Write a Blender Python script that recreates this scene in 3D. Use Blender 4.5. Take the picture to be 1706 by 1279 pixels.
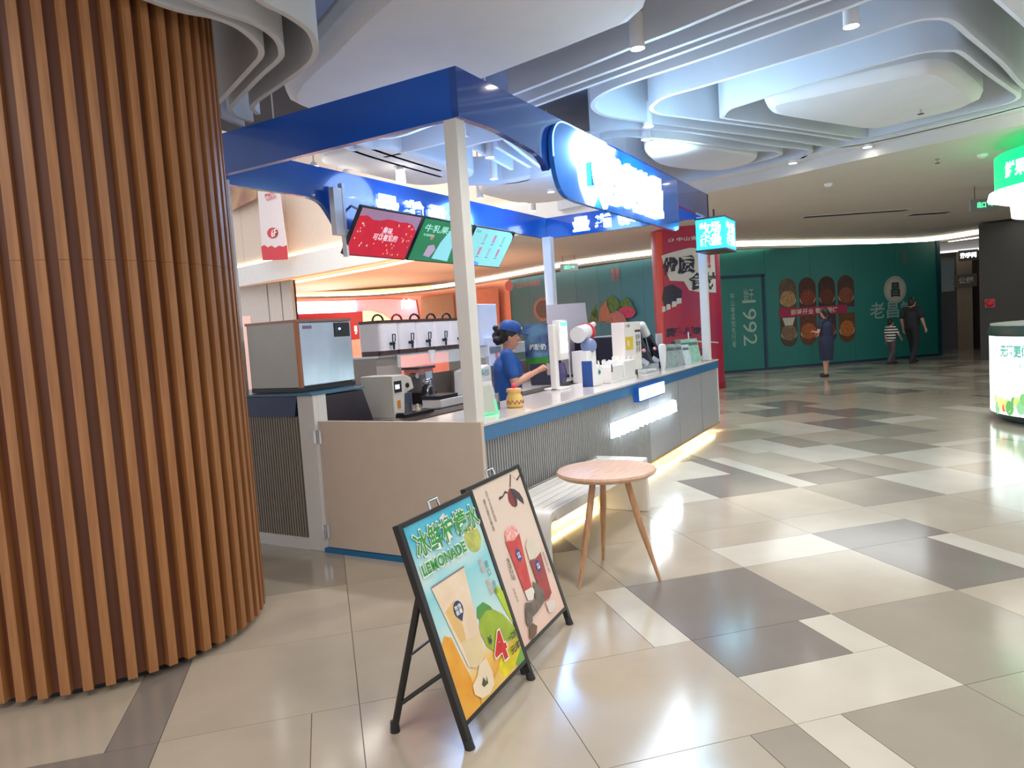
import bpy, bmesh, math, random
from mathutils import Vector, Matrix, Quaternion
R = math.radians
rnd = random.Random(7)
for o in list(bpy.data.objects): bpy.data.objects.remove(o)
COL = bpy.context.scene.collection
SC = bpy.context.scene

# ------------------------------------------------------------------ camera
F_PX, CX, CY, EYE = 1195.0, 853.0, 639.5, 1.58
AX = Vector((0.49308802, -0.86751041, -0.06549729))     # camera right in world axes
AY = Vector((-0.0973312, 0.01980444, -0.99505498))      # camera down
AZ = Vector((0.8645177, 0.49702462, -0.07467049))       # camera forward
cam = bpy.data.cameras.new('camera'); cam_o = bpy.data.objects.new('camera', cam); COL.objects.link(cam_o)
m = Matrix.Identity(4)
for i in range(3):
    m[i][0] = AX[i]; m[i][1] = -AY[i]; m[i][2] = -AZ[i]
m.translation = (0, 0, EYE)
cam_o.matrix_world = m
cam.sensor_fit = 'HORIZONTAL'; cam.sensor_width = 36.0; cam.lens = 36.0*F_PX/1706.0
cam.clip_start = 0.05; cam.clip_end = 200
SC.camera = cam_o
# ------------------------------------------------------------------ world, exposure
w = bpy.data.worlds.new('world'); SC.world = w; w.use_nodes = True
bg = w.node_tree.nodes['Background']; bg.inputs[0].default_value = (0.93, 0.95, 1.0, 1); bg.inputs[1].default_value = 0.8
SC.view_settings.view_transform = 'Standard'; SC.view_settings.look = 'None'
SC.view_settings.gamma = 1.0; SC.view_settings.use_curve_mapping = False
SC.view_settings.exposure = 0.52
def area(name, loc, size, energy, color=(1,1,1), rot=(0,0,0), size_y=None):
    l = bpy.data.lights.new(name, 'AREA'); l.energy = energy; l.color = color; l.size = size
    if size_y: l.shape = 'RECTANGLE'; l.size_y = size_y
    o = bpy.data.objects.new(name, l); COL.objects.link(o); o.location = loc; o.rotation_euler = rot
    return o
def spot(name, loc, energy, color=(1,.96,.9), ang=100, blend=.6, r=.05, rot=(0,0,0)):
    l = bpy.data.lights.new(name, 'SPOT'); l.energy = energy; l.color = color; l.spot_size = R(ang); l.spot_blend = blend; l.shadow_soft_size = r
    o = bpy.data.objects.new(name, l); COL.objects.link(o); o.location = loc; o.rotation_euler = rot
    return o
def point(name, loc, energy, color=(1,1,1), r=.1):
    l = bpy.data.lights.new(name, 'POINT'); l.energy = energy; l.color = color; l.shadow_soft_size = r
    o = bpy.data.objects.new(name, l); COL.objects.link(o); o.location = loc
    return o
# mall lighting: unseen lights and added fills for aisle, hall, atrium and orange shops
spot('overhead_spot', (5.5,3.45,3.6), 110, (1,.96,.98), ang=115, r=.1)  # fill spot added to brighten the drink dispensers, no fixture here
spot('overhead_spot', (3.55,1.5,3.62), 75, (1,.95,.88), ang=110, r=.12)  # recessed downlight over the table
area('aisle_fill', (1.6, -1.6, 3.66), 1.6, 70, (1,.95,.86), (0,0,0), 1.6)  # aisle fills added to brighten near floor, column and gate
area('aisle_fill', (-.6, 1.6, 3.66), 1.6, 55, (1,.90,.78), (0,0,0), 1.6)
area('aisle_fill', (6.5, -4.0, 3.66), 2.4, 60, (1,.97,.93), (0,0,0), 2.4)
area('hall_light', (16.5, 1.5, 3.5), 3.0, 45, (.93,1,.98), (0,0,0), 3.0)
area('hall_light', (21.0, -3.0, 3.5), 2.0, 18, (1,.97,.9), (0,0,0), 2.0)
area('hall_light', (17.5, 7.5, 3.5), 2.0, 40, (.80,.88,1), (0,0,0), 2.0)
area('atrium_light', (9.5, 10.5, 6.8), 4.0, 330, (1,.93,.88), (0,0,0), 4.0)
area('shop_fill', (18.5, 17.3, 3.3), 2.4, 45, (1,.50,.30), (0,0,0), 4.0)
area('shop_fill', (18.0, 17.0, .3), 3.0, 170, (1,.40,.20), (R(180),0,0), 4.0)  # upward fill added near the floor to turn the shop soffit orange
spot('soffit_fill', (16.6, 11.2, .3), 260, (1,.46,.26), ang=100, r=.4, rot=(R(180),0,0))  # added upward spot, extends the orange light on the soffit

# ------------------------------------------------------------------ measuring helpers (pixel of the photo -> point on a plane)
def ray(px, py): return AX*(px-CX) + AY*(py-CY) + AZ*F_PX
CP = Vector((0, 0, EYE))
def atz(px, py, z): d = ray(px, py); return CP + d*((z-EYE)/d.z)
def aty(px, py, y): d = ray(px, py); return CP + d*(y/d.y)
def atx(px, py, x): d = ray(px, py); return CP + d*(x/d.x)
def atplane(px, py, O, n): d = ray(px, py); O = Vector(O); n = Vector(n); return CP + d*(((O-CP).dot(n))/d.dot(n))

# ------------------------------------------------------------------ materials
def lin(c):
    c = c/255.0
    return c/12.92 if c <= .04045 else ((c+.055)/1.055)**2.4
def rgb(r, g, b): return (lin(r), lin(g), lin(b), 1)
MATS = {}
def mat(name, c, rough=.5, metal=0, emit=None, es=0, noise=0, nscale=8, stretch=(1,1,1), c2=None, bump=0, alpha=None, trans=0, spec=.5, coat=0, ior=None):
    if name in MATS: return MATS[name]
    M = bpy.data.materials.new(name); M.use_nodes = True; nt = M.node_tree; b = nt.nodes['Principled BSDF']
    b.inputs['Base Color'].default_value = c; b.inputs['Roughness'].default_value = rough; b.inputs['Metallic'].default_value = metal
    b.inputs['Specular IOR Level'].default_value = spec; b.inputs['Coat Weight'].default_value = coat
    if ior: b.inputs['IOR'].default_value = ior
    if trans: b.inputs['Transmission Weight'].default_value = trans
    if alpha is not None: b.inputs['Alpha'].default_value = alpha
    if emit: b.inputs['Emission Color'].default_value = emit; b.inputs['Emission Strength'].default_value = es
    if noise or bump:
        tc = nt.nodes.new('ShaderNodeTexCoord'); mp = nt.nodes.new('ShaderNodeMapping'); mp.inputs['Scale'].default_value = stretch
        nz = nt.nodes.new('ShaderNodeTexNoise'); nz.inputs['Scale'].default_value = nscale; nz.inputs['Detail'].default_value = 4
        nt.links.new(tc.outputs['Object'], mp.inputs[0]); nt.links.new(mp.outputs[0], nz.inputs['Vector'])
        if noise:
            cr = nt.nodes.new('ShaderNodeMix'); cr.data_type = 'RGBA'
            a = c; d = c2 or (c[0]*(1-noise), c[1]*(1-noise), c[2]*(1-noise), 1)
            cr.inputs['A'].default_value = a; cr.inputs['B'].default_value = d
            mr = nt.nodes.new('ShaderNodeMapRange'); mr.inputs['From Min'].default_value = .35; mr.inputs['From Max'].default_value = .65
            nt.links.new(nz.outputs['Fac'], mr.inputs['Value']); nt.links.new(mr.outputs[0], cr.inputs['Factor'])
            nt.links.new(cr.outputs['Result'], b.inputs['Base Color'])
        if bump:
            bp = nt.nodes.new('ShaderNodeBump'); bp.inputs['Strength'].default_value = bump; bp.inputs['Distance'].default_value = .01
            nt.links.new(nz.outputs['Fac'], bp.inputs['Height']); nt.links.new(bp.outputs[0], b.inputs['Normal'])
    MATS[name] = M
    return M
def emis(name, c, s): return mat(name, (c[0]*.5, c[1]*.5, c[2]*.5, 1), .5, emit=c, es=s)

WHITE = mat('white_paint', rgb(225,222,218), .45, noise=.03)
GYPS = mat('ceiling_gypsum', rgb(216,216,216), .75, noise=.04, nscale=3)
RIBM = mat('ceiling_rib_gypsum', rgb(210,212,216), .6, noise=.04, nscale=3)
PLEN = mat('plenum_dark', rgb(60,67,82), .9, noise=.2, nscale=2)
SOFF = mat('soffit_gypsum', rgb(206,200,190), .8, noise=.03, nscale=2)
BLUE = mat('blue_gloss_panel', rgb(22,84,170), .16, noise=.08, nscale=1.5, coat=.5)
NAVY = mat('navy_gloss_panel', rgb(34,92,196), .18, noise=.08, nscale=1.5, coat=.1, spec=.35)
BANDB = mat('blue_counter_band', rgb(46,106,158), .35, noise=.06)
NAVYD = mat('navy_cabinet_band', rgb(20,42,92), .35, noise=.1)
GREYF = mat('grey_fluted_board', rgb(150,150,150), .5, noise=.12, nscale=5, stretch=(6,6,.4))
GREYF2 = mat('taupe_fluted_board', rgb(150,140,128), .5, noise=.12, nscale=5, stretch=(6,6,.4))
GREYP = mat('grey_smooth_board', rgb(158,160,165), .4, noise=.05)
STEEL = mat('brushed_steel', rgb(176,176,180), .28, 1, noise=.12, nscale=3, stretch=(1,1,12))
STEELB = mat('blue_tinted_steel', rgb(170,180,196), .2, 1, noise=.15, nscale=2.2, stretch=(2,2,1))
CHROME = mat('chrome', rgb(205,205,208), .12, 1, noise=.04)
BLACK = mat('black_plastic', rgb(28,27,30), .4, noise=.1)
BLKM = mat('black_powder_coat', rgb(30,27,27), .35, noise=.1)
DARKP = mat('dark_purple_grey_steel', rgb(62,56,66), .35, .3, noise=.1)
BROWNP = mat('brown_plastic', rgb(72,46,42), .35, noise=.12)
WPLAS = mat('white_plastic', rgb(232,228,224), .3, noise=.02)
GLASS = mat('clear_acrylic', (0.9,0.95,0.95,1), .08, trans=.0, alpha=.28, noise=.02)
PALEWOOD = mat('pale_beech', rgb(214,176,148), .42, noise=.15, nscale=6, stretch=(1,9,1), c2=rgb(200,158,128))
LEGWOOD = mat('beech_leg', rgb(196,152,112), .45, noise=.15, nscale=6, stretch=(9,9,.8), c2=rgb(176,130,92))
SLAT = mat('brown_wood_slat', rgb(166,114,70), .45, noise=.3, nscale=5, stretch=(7,7,.5), c2=rgb(146,96,56))
SLATC = mat('brown_wood_core', rgb(114,66,42), .5, noise=.25, nscale=4, stretch=(5,5,.5))
TEAL = mat('teal_hoarding', rgb(36,126,118), .45, noise=.06, nscale=1)
TEALD = mat('dark_blue_teal_frame', rgb(20,52,84), .45, noise=.1)
WARMLED = emis('warm_led', (1,.82,.55,1), 9)
COVEL = emis('cove_led', (1,.90,.74,1), 5.5)
SIGNW = emis('sign_white_blue', (.80,.93,1,1), 9)
SIGNM = emis('sign_inner_white', (.72,.92,1,1), 3.5)
SPOTL = emis('downlight_lens', (1,.96,.9,1), 16)
RED = mat('red_print', rgb(178,36,52), .4, noise=.06)
SKIN = mat('skin', rgb(206,150,124), .5, noise=.06, nscale=30)
HAIR = mat('black_hair', rgb(30,24,26), .45, noise=.2, nscale=60)

# ------------------------------------------------------------------ mesh helpers
class MB:
    def __init__(s): s.v = []; s.f = []; s.mi = []; s.cur = 0
    def add(s, vs, fs):
        o = len(s.v); s.v += [tuple(v) for v in vs]; s.f += [tuple(i+o for i in f) for f in fs]; s.mi += [s.cur]*len(fs); return s
    def box(s, a, b, M=None):
        x0,y0,z0 = a; x1,y1,z1 = b
        vs = [Vector(p) for p in ((x0,y0,z0),(x1,y0,z0),(x1,y1,z0),(x0,y1,z0),(x0,y0,z1),(x1,y0,z1),(x1,y1,z1),(x0,y1,z1))]
        if M: vs = [M @ v for v in vs]
        return s.add(vs, [(0,3,2,1),(4,5,6,7),(0,1,5,4),(1,2,6,5),(2,3,7,6),(3,0,4,7)])
    def prism(s, poly, z0, z1, M=None):      # poly in xy, extruded in z
        n = len(poly)
        ar = sum(poly[i][0]*poly[(i+1)%n][1]-poly[(i+1)%n][0]*poly[i][1] for i in range(n))
        if ar < 0: poly = poly[::-1]
        vs = [Vector((p[0],p[1],z0)) for p in poly] + [Vector((p[0],p[1],z1)) for p in poly]
        if M: vs = [M @ v for v in vs]
        return s.add(vs, [tuple(range(n))[::-1], tuple(range(n, 2*n))] + [(i,(i+1)%n,(i+1)%n+n,i+n) for i in range(n)])
    def tube(s, p0, p1, r0, r1=None, n=12, caps=True):
        p0 = Vector(p0); p1 = Vector(p1); r1 = r0 if r1 is None else r1
        d = (p1-p0).normalized(); a = d.orthogonal().normalized(); b = d.cross(a)
        vs = [p0 + (a*math.cos(t)+b*math.sin(t))*r0 for t in [2*math.pi*i/n for i in range(n)]]
        vs += [p1 + (a*math.cos(t)+b*math.sin(t))*r1 for t in [2*math.pi*i/n for i in range(n)]]
        fs = [(i,(i+1)%n,(i+1)%n+n,i+n) for i in range(n)]
        if caps: fs += [tuple(range(n))[::-1], tuple(range(n,2*n))]
        return s.add(vs, fs)
    def path(s, pts, r, n=8):
        for a, b in zip(pts, pts[1:]): s.tube(a, b, r, n=n)
        return s
    def lathe(s, prof, c=(0,0,0), n=24, M=None):   # prof = [(r,z)...]
        c = Vector(c); vs = []; fs = []
        for r, z in prof:
            for i in range(n):
                t = 2*math.pi*i/n; p = Vector((r*math.cos(t), r*math.sin(t), z)) + c
                vs.append(M @ p if M else p)
        for k in range(len(prof)-1):
            for i in range(n):
                fs.append((k*n+i, k*n+(i+1)%n, (k+1)*n+(i+1)%n, (k+1)*n+i))
        fs.append(tuple(range(n))[::-1]); fs.append(tuple(range((len(prof)-1)*n, len(prof)*n)))
        return s.add(vs, fs)
    def ball(s, c, r, sx=1, sy=1, sz=1, n=16, m=10):
        c = Vector(c); prof = [(max(math.sin(math.pi*k/m),1e-3)*r, -math.cos(math.pi*k/m)*r) for k in range(m+1)]
        M = Matrix.Translation(c) @ Matrix.Diagonal((sx,sy,sz,1))
        return s.lathe(prof, (0,0,0), n, M)
    def strip(s, pts, th, z0, z1, closed=False):   # vertical band along a plan polyline
        P = [Vector((p[0],p[1])) for p in pts]; n = len(P); off = []
        for i in range(n):
            a = P[(i-1)%n] if (closed or i > 0) else P[i]; b = P[(i+1)%n] if (closed or i < n-1) else P[i]
            t = (b-a).normalized(); off.append(Vector((-t.y, t.x))*th/2)
        vs = []
        for i in range(n):
            for q in (P[i]+off[i], P[i]-off[i]):
                vs.append((q.x,q.y,z0)); vs.append((q.x,q.y,z1))
        fs = []
        for i in range(n if closed else n-1):
            a = i*4; b = ((i+1)%n)*4
            fs += [(a,b,b+1,a+1),(a+2,a+3,b+3,b+2),(a,a+2,b+2,b),(a+1,b+1,b+3,a+3)]
        if not closed:
            e = (n-1)*4; fs += [(0,1,3,2),(e,e+2,e+3,e+1)]
        return s.add(vs, fs)
    def mesh(s, name, mats, smooth=False):
        me = bpy.data.meshes.new(name); me.from_pydata(s.v, [], s.f)
        for m_ in (mats if isinstance(mats, (list,tuple)) else [mats]): me.materials.append(m_)
        if len(me.materials) > 1:
            for p, k in zip(me.polygons, s.mi): p.material_index = k
        if smooth:
            me.polygons.foreach_set('use_smooth', [True]*len(me.polygons)); me.update()
            try: me.set_sharp_from_angle(angle=R(40))
            except Exception: pass
        me.update(); return me
def tag(o, label=None, cat=None, group=None, kind=None):
    if label: o['label'] = label
    if cat: o['category'] = cat
    if group: o['group'] = group
    if kind: o['kind'] = kind
    return o
def link(name, me, parent=None, M=None, label=None, kind=None):
    o = bpy.data.objects.new(name, me); COL.objects.link(o)
    if parent: o.parent = parent
    if M is not None: o.matrix_basis = M
    return tag(o, label, kind=kind)
def part(name, mb, mats, parent=None, smooth=False, bevel=0, label=None, kind=None, world=False):
    if world and parent is not None:
        q = parent; T = Matrix.Identity(4)
        while q is not None: T = q.matrix_basis @ T; q = q.parent
        T = T.inverted(); mb.v = [tuple(T @ Vector(v)) for v in mb.v]
    o = link(name, mb.mesh(name, mats, smooth), parent, label=label, kind=kind)
    if bevel:
        b = o.modifiers.new('bevel', 'BEVEL'); b.width = bevel; b.segments = 2; b.limit_method = 'ANGLE'; b.angle_limit = R(50)
    return o
def thing(name, label, cat, loc=(0,0,0), rz=0, group=None):
    o = bpy.data.objects.new(name, None); COL.objects.link(o); o.location = loc; o.rotation_euler = (0,0,rz); o.empty_display_size = .1
    o.matrix_basis = Matrix.Translation(Vector(loc)) @ Matrix.Rotation(rz, 4, 'Z')
    return tag(o, label, cat, group)
def kids(o): return [c for c in bpy.data.objects if c.parent == o]
def copy_tree(o, parent=None):
    c = o.copy(); COL.objects.link(c)
    if parent: c.parent = parent
    for ch in kids(o):
        copy_tree(ch, c)
    return c
def smooth_poly(P, k=6, closed=False):
    P = [Vector(p) for p in P]; n = len(P); out = []
    rng = range(n) if closed else range(n-1)
    for i in rng:
        p1 = P[i]; p2 = P[(i+1)%n]; p0 = P[(i-1)%n] if (closed or i > 0) else p1; p3 = P[(i+2)%n] if (closed or i+2 < n) else p2
        for j in range(k):
            t = j/k
            out.append(.5*((2*p1)+(p2-p0)*t+(2*p0-5*p1+4*p2-p3)*t*t+(-p0+3*p1-3*p2+p3)*t**3))
    if not closed: out.append(P[-1])
    return out
def rrect(x0, y0, x1, y1, r, n=5):
    pts = []
    for cx_, cy_, a in ((x1-r,y0+r,-90),(x1-r,y1-r,0),(x0+r,y1-r,90),(x0+r,y0+r,180)):
        for i in range(n+1):
            t = R(a+90*i/n); pts.append((cx_+r*math.cos(t), cy_+r*math.sin(t)))
    return pts
def text_mesh(body, size, bold=.0, ext=0, align='CENTER', sx=1, space=1):
    c = bpy.data.curves.new('t', 'FONT'); c.body = body; c.size = 1; c.align_x = align; c.align_y = 'CENTER'; c.offset = bold; c.extrude = ext/size if size else 0
    c.resolution_u = 3; c.space_character = space; c.space_line = 1.0
    o = bpy.data.objects.new('t', c); COL.objects.link(o)
    dg = bpy.context.evaluated_depsgraph_get(); dg.update()
    me = bpy.data.meshes.new_from_object(o.evaluated_get(dg), depsgraph=dg)
    bpy.data.objects.remove(o); bpy.data.curves.remove(c)
    xs = [v.co.x for v in me.vertices]; ys = [v.co.y for v in me.vertices]
    if xs:
        cx_ = (max(xs)+min(xs))/2; cy_ = (max(ys)+min(ys))/2
        for v in me.vertices: v.co = Vector(((v.co.x-cx_)*size*sx, (v.co.y-cy_)*size, v.co.z*size))
    return me
def text_fit(body, W, H, bold=.0, ext=0):       # lettering scaled to fill W x H
    me = text_mesh(body, 1, bold, 0)
    xs = [v.co.x for v in me.vertices]; ys = [v.co.y for v in me.vertices]
    kx = W/(max(xs)-min(xs)); ky = H/(max(ys)-min(ys))
    for v in me.vertices: v.co = Vector((v.co.x*kx, v.co.y*ky, v.co.z))
    if ext:
        bm = bmesh.new(); bm.from_mesh(me)
        g = bmesh.ops.extrude_face_region(bm, geom=bm.faces[:])
        for e in g['geom']:
            if isinstance(e, bmesh.types.BMVert): e.co.z += ext
        bmesh.ops.recalc_face_normals(bm, faces=bm.faces[:])
        bm.to_mesh(me); bm.free()
    return me
def text(name, body, W, H, M, m_, parent, bold=.02, ext=0, label=None):
    me = text_fit(body, W, H, bold, ext); me.materials.clear(); me.materials.append(m_)
    for p in me.polygons: p.material_index = 0
    return link(name, me, parent, M, label)
def frame(O, xa, ya):      # matrix whose x,y axes are xa,ya at O
    xa = Vector(xa).normalized(); ya = Vector(ya).normalized(); za = xa.cross(ya).normalized()
    M = Matrix.Identity(4)
    for i in range(3): M[i][0] = xa[i]; M[i][1] = ya[i]; M[i][2] = za[i]
    M.translation = Vector(O); return M
def flat(poly, z, M=None):
    mb = MB(); vs = [Vector((p[0],p[1],z)) for p in poly]
    if M: vs = [M @ v for v in vs]
    mb.add(vs, [tuple(range(len(poly)))]); return mb
def ell(cx_, cy_, rx, ry, n=24, a0=0, a1=360): return [(cx_+rx*math.cos(R(a0+(a1-a0)*i/n)), cy_+ry*math.sin(R(a0+(a1-a0)*i/n))) for i in range(n if a1-a0 == 360 else n+1)]

# ================================================================== FLOOR
TH = R(44.5); PT = .805; U0 = 2.31; V0 = -.03
def uvw(u, v): return (u*math.cos(TH)-v*math.sin(TH), u*math.sin(TH)+v*math.cos(TH))
def xyuv(x, y): return (x*math.cos(TH)+y*math.sin(TH), -x*math.sin(TH)+y*math.cos(TH))
floor_o = bpy.data.objects.new('floor', None); COL.objects.link(floor_o); tag(floor_o, kind='structure')
GROUT = mat('grout', rgb(96,88,78), .8, noise=.1)
part('subfloor', MB().box((-6,-16,-.12),(34,30,-.004)), GROUT, floor_o)
TM = {}
for k, c in dict(light=(206,198,184), beige=(184,172,155), mid=(160,150,136), dark=(134,126,119)).items():
    TM[k] = mat('tile_'+k, rgb(*c), .14, noise=.10, nscale=2.2, spec=.8, bump=.0)
def tiles_of(i, j):
    a, b = U0+PT*i, U0+PT*(i+1); t = V0-PT*j; l = t-PT       # u a..b, v l..t
    q = PT/4
    pre = {
     (1,2):[(a,b,l,t,'dark')],
     (0,2):[(a,a+2*q,l,t,'light'),(a+2*q,b,l+q,t,'dark'),(a+2*q,b,l,l+q,'light')],
     (1,1):[(a,b,l+q,t,'beige'),(a,b,l,l+q,'light')], (0,1):[(a,b,l,t,'beige')], (2,1):[(a,b,l,t,'beige')], (2,2):[(a,b,l,t,'beige')],
     (1,3):[(a,b,l,t,'beige')], (0,3):[(a,b,l,t,'mid')], (2,3):[(a,a+2*q,l,t,'light'),(a+2*q,b,l,t,'beige')],
     (3,3):[(a,b,l,t,'beige')], (3,2):[(a,b,l,t,'beige')], (4,3):[(a,b,l,t,'light')], (3,4):[(a,b,l,t,'beige')],
     (1,4):[(a,b,l+q,t,'dark'),(a,b,l,l+q,'light')], (2,4):[(a,a+2*q,l,t,'dark'),(a+2*q,b,l,t,'beige')],
     (-1,2):[(a,b,t-q,t,'light'),(a,b,l,t-q,'mid')], (-1,1):[(a,b,l+q,t,'beige'),(a,b,l,l+q,'mid')], (-1,3):[(a,b,l,t,'mid')],
     (4,4):[(a,b,l,t,'dark')], (5,4):[(a,b,l+q,t,'light'),(a,b,l,l+q,'dark')], (5,3):[(a,b,l,t,'light')],
     (4,5):[(a,b,t-q,t,'light'),(a,a+2.4*q,l,t-q,'dark'),(a+2.4*q,b,l,t-q,'beige')], (5,5):[(a,b,t-q,t,'light'),(a,b,l,t-q,'beige')],
     (3,5):[(a,b,l,t,'mid')], (4,6):[(a,b,t-2*q,t,'mid'),(a,b,l,t-2*q,'beige')], (3,6):[(a,b,l,t,'light')], (2,5):[(a,b,l,t,'beige')], (1,5):[(a,b,l,t,'beige')],
     (2,6):[(a,b,l,t,'beige')],
     (0,-1):[(a,b,l+q,t,'beige'),(a,b,l,l+q,'beige')], (-1,-1):[(a,b,l+q,t,'beige'),(a,b,l,l+q,'beige')],
     (0,0):[(a,b,l,t,'beige')], (1,0):[(a,b,l,t,'beige')], (2,0):[(a,b,l,t,'beige')], (-1,0):[(a,b,l,t,'beige')],
     (1,-1):[(a,b,l,t,'beige')], (2,-1):[(a,b,l,t,'beige')], (0,-2):[(a,b,l,t,'dark')], (1,-2):[(a,b,l+q,t,'beige'),(a,b,l,l+q,'dark')],
     (2,-2):[(a,b,l,t,'beige')], (3,-1):[(a,b,l,t,'mid')], (3,-2):[(a,b,l,t,'beige')], (3,0):[(a,b,l,t,'beige')],(4,-1):[(a,b,l,t,'mid')],
     (6,5):[(a,b,l+q,t,'beige'),(a,b,l,l+q,'light')], (6,8):[(a,b,l,t,'mid')], (7,8):[(a,b,l,t,'dark')], (8,9):[(a,b,l,t,'dark')],(9,9):[(a,b,l+2*q,t,'dark'),(a,b,l,l+2*q,'beige')],
    }
    if (i,j) in pre: return pre[(i,j)]
    r = random.Random(i*71+j*313+5)
    tone = r.choices(['beige','light','mid','dark'], [.56,.16,.16,.12])[0]
    x = r.random()
    if x < .62: return [(a,b,l,t,tone)]
    tone2 = r.choices(['beige','light','mid','dark'], [.3,.35,.2,.15])[0]; k = r.choice((1,1,2,3))*q
    if x < .81: return [(a,a+k,l,t,tone2),(a+k,b,l,t,tone)]
    return [(a,b,l,l+k,tone2),(a,b,l+k,t,tone)]
cells = []
for i in range(-8, 34):
    for j in range(-24, 32):
        cx_, cy_ = uvw(U0+PT*(i+.5), V0-PT*(j+.5))
        if -2 < cx_ < 31 and -12 < cy_ < 26: cells.append((i, j, cx_, cy_))
def in_view(x, y):
    d = Vector((x, y, -EYE)); z = d.dot(AZ)
    if z < .4: return False
    px = CX+F_PX*d.dot(AX)/z; py = CY+F_PX*d.dot(AY)/z
    return -150 < px < 1850 and py < 1550 and not (px < 330 and py < 1050) and not (x > 4.6 and 2.6 < y < 5.0 and x < 9.9)
cells.sort(key=lambda c: (0 if in_view(c[2], c[3]) else 1, c[2]**2+c[3]**2))
nsep = 0; rest = {k: MB() for k in TM}; gap = .0016
tile_me = {}
for (i, j, cx_, cy_) in cells:
    for (a, b, l, t, tone) in tiles_of(i, j):
        mb_box = ((a+gap, l+gap, -.012), (b-gap, t-gap, 0))
        if nsep < 290 and in_view(cx_, cy_):
            key = (round(b-a,3), round(t-l,3), tone)
            if key not in tile_me:
                hw, hh = (b-a)/2-gap, (t-l)/2-gap
                tile_me[key] = MB().box((-hw,-hh,-.012),(hw,hh,0)).mesh('floor_tile', TM[tone])
            o = bpy.data.objects.new('tile', tile_me[key]); COL.objects.link(o); o.parent = floor_o
            x, y = uvw((a+b)/2, (l+t)/2); o.location = (x, y, 0); o.rotation_euler = (0, 0, TH); nsep += 1
        else:
            rest[tone].box(*mb_box, M=Matrix.Rotation(TH, 4, 'Z'))
mbr = MB()
for k_, (tone, mb) in enumerate(rest.items()):
    mbr.cur = k_; mbr.add(mb.v, mb.f)
part('distant_tiles', mbr, list(TM.values()), floor_o, kind='stuff')

# ================================================================== CEILING
ceil_o = bpy.data.objects.new('ceiling', None); COL.objects.link(ceil_o); tag(ceil_o, kind='structure')
ZC = 3.7
def px_poly(P, z, k=5, closed=False):
    return [(p.x, p.y) for p in smooth_poly([atz(a, b, z).xy.to_3d() for a, b in P], k, closed)]
part('plenum_slab', MB().box((-5,-12,4.9),(4.9,6.3,5.05)), PLEN, ceil_o)
part('plenum_slab', MB().box((-5,6.3,4.9),(8.2,9.2,5.05)), PLEN, ceil_o)
part('plenum_slab', MB().box((4.9,-12,4.9),(14.4,6.3,5.05)), mat('plenum_sign_tint', rgb(112,124,150), .9, noise=.15, nscale=2), ceil_o)  # blue light of the sign put into this slab's colour
edge = [(9.0,-7.5),(9.8,-3.4),(10.36,-1.07),(10.87,.55),(11.4,1.94),(11.68,2.95),(12.2,5.0),(12.9,8.2),(13.7,11.6),(14.5,15.2),(15.0,18.0),(15.6,22)]
edge_s = [(p.x,p.y) for p in smooth_poly([Vector((a,b,0)) for a,b in edge], 4)]
part('soffit_panel', MB().prism(edge_s+[(15.6,29),(33,29),(33,-14),(9.0,-14)], 3.55, 4.0), SOFF, ceil_o)
inner = [(x-.34, y) for x, y in edge_s if y < 6.4]
part('soffit_frame', MB().prism([(x,y) for x,y in edge_s if y < 6.4]+inner[::-1], ZC, 4.9), RIBM, ceil_o)
ribs = dict(
 L1=[(850,160),(900,141),(1003,100),(1062,76),(1130,50),(1250,0),(1330,-30)],
 L2=[(862,180),(900,162),(1069,100),(1280,24),(1330,5),(1420,-30)],
 L3=[(888,180),(900,174),(1104,100),(1280,36),(1367,5),(1450,-26)],
 R1=[(1640,-20),(1480,-8),(1405,16),(1280,60),(1165,100),(1064,133),(1022,148),(998,161),(988,173),(990,182),(1001,190),(1022,196),(1064,202),(1150,213),(1300,232),(1380,244),(1405,245),(1460,236),(1600,204),(1740,168)],
 R2=[(1420,235),(1300,217),(1134,195),(1099,190),(1085,182),(1090,173),(1111,161),(1181,141),(1300,105),(1405,74),(1505,41),(1550,32),(1585,36),(1617,62),(1670,107),(1702,142),(1730,160)],
 R3=[(1697,161),(1680,172),(1640,182),(1560,201),(1480,222),(1455,227),(1430,229),(1300,210),(1212,198),(1205,193),(1216,182),(1252,170),(1300,155),(1367,135),(1480,102),(1542,87),(1580,85),(1602,89),(1642,120),(1680,147)],
 R0=[(984,223),(1020,217),(1064,215),(1150,221),(1280,242),(1342,249),(1351,254),(1335,264)],
 R00=[(1000,232),(1030,228),(1070,229),(1150,237),(1240,250),(1290,252),(1300,258),(1270,268),(1210,280)],
)
for k_, P in ribs.items():
    cl = k_ == 'R3'
    poly = px_poly(P, ZC, 5, cl)
    part('ceiling_rib', MB().strip(poly, .045, ZC, 4.32 if k_[0] == 'R' else 4.1, cl), RIBM, ceil_o, smooth=True)
for P in ([(841,233),(901,279)], [(826,245),(883,279)], [(791,249),(853,283)], [(773,246),(807,237),(841,231)], [(774,309),(862,304),(924,283)], [(600,226),(640,231),(672,226),(705,214),(735,203)], [(640,262),(735,240),(780,226)], [(560,240),(620,262),(735,295)], [(596,240),(660,262),(735,285)]):
    part('ceiling_rib', MB().strip(px_poly(P, ZC), .05, ZC, 4.1), RIBM, ceil_o, smooth=True)
ZL = 3.25
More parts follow.
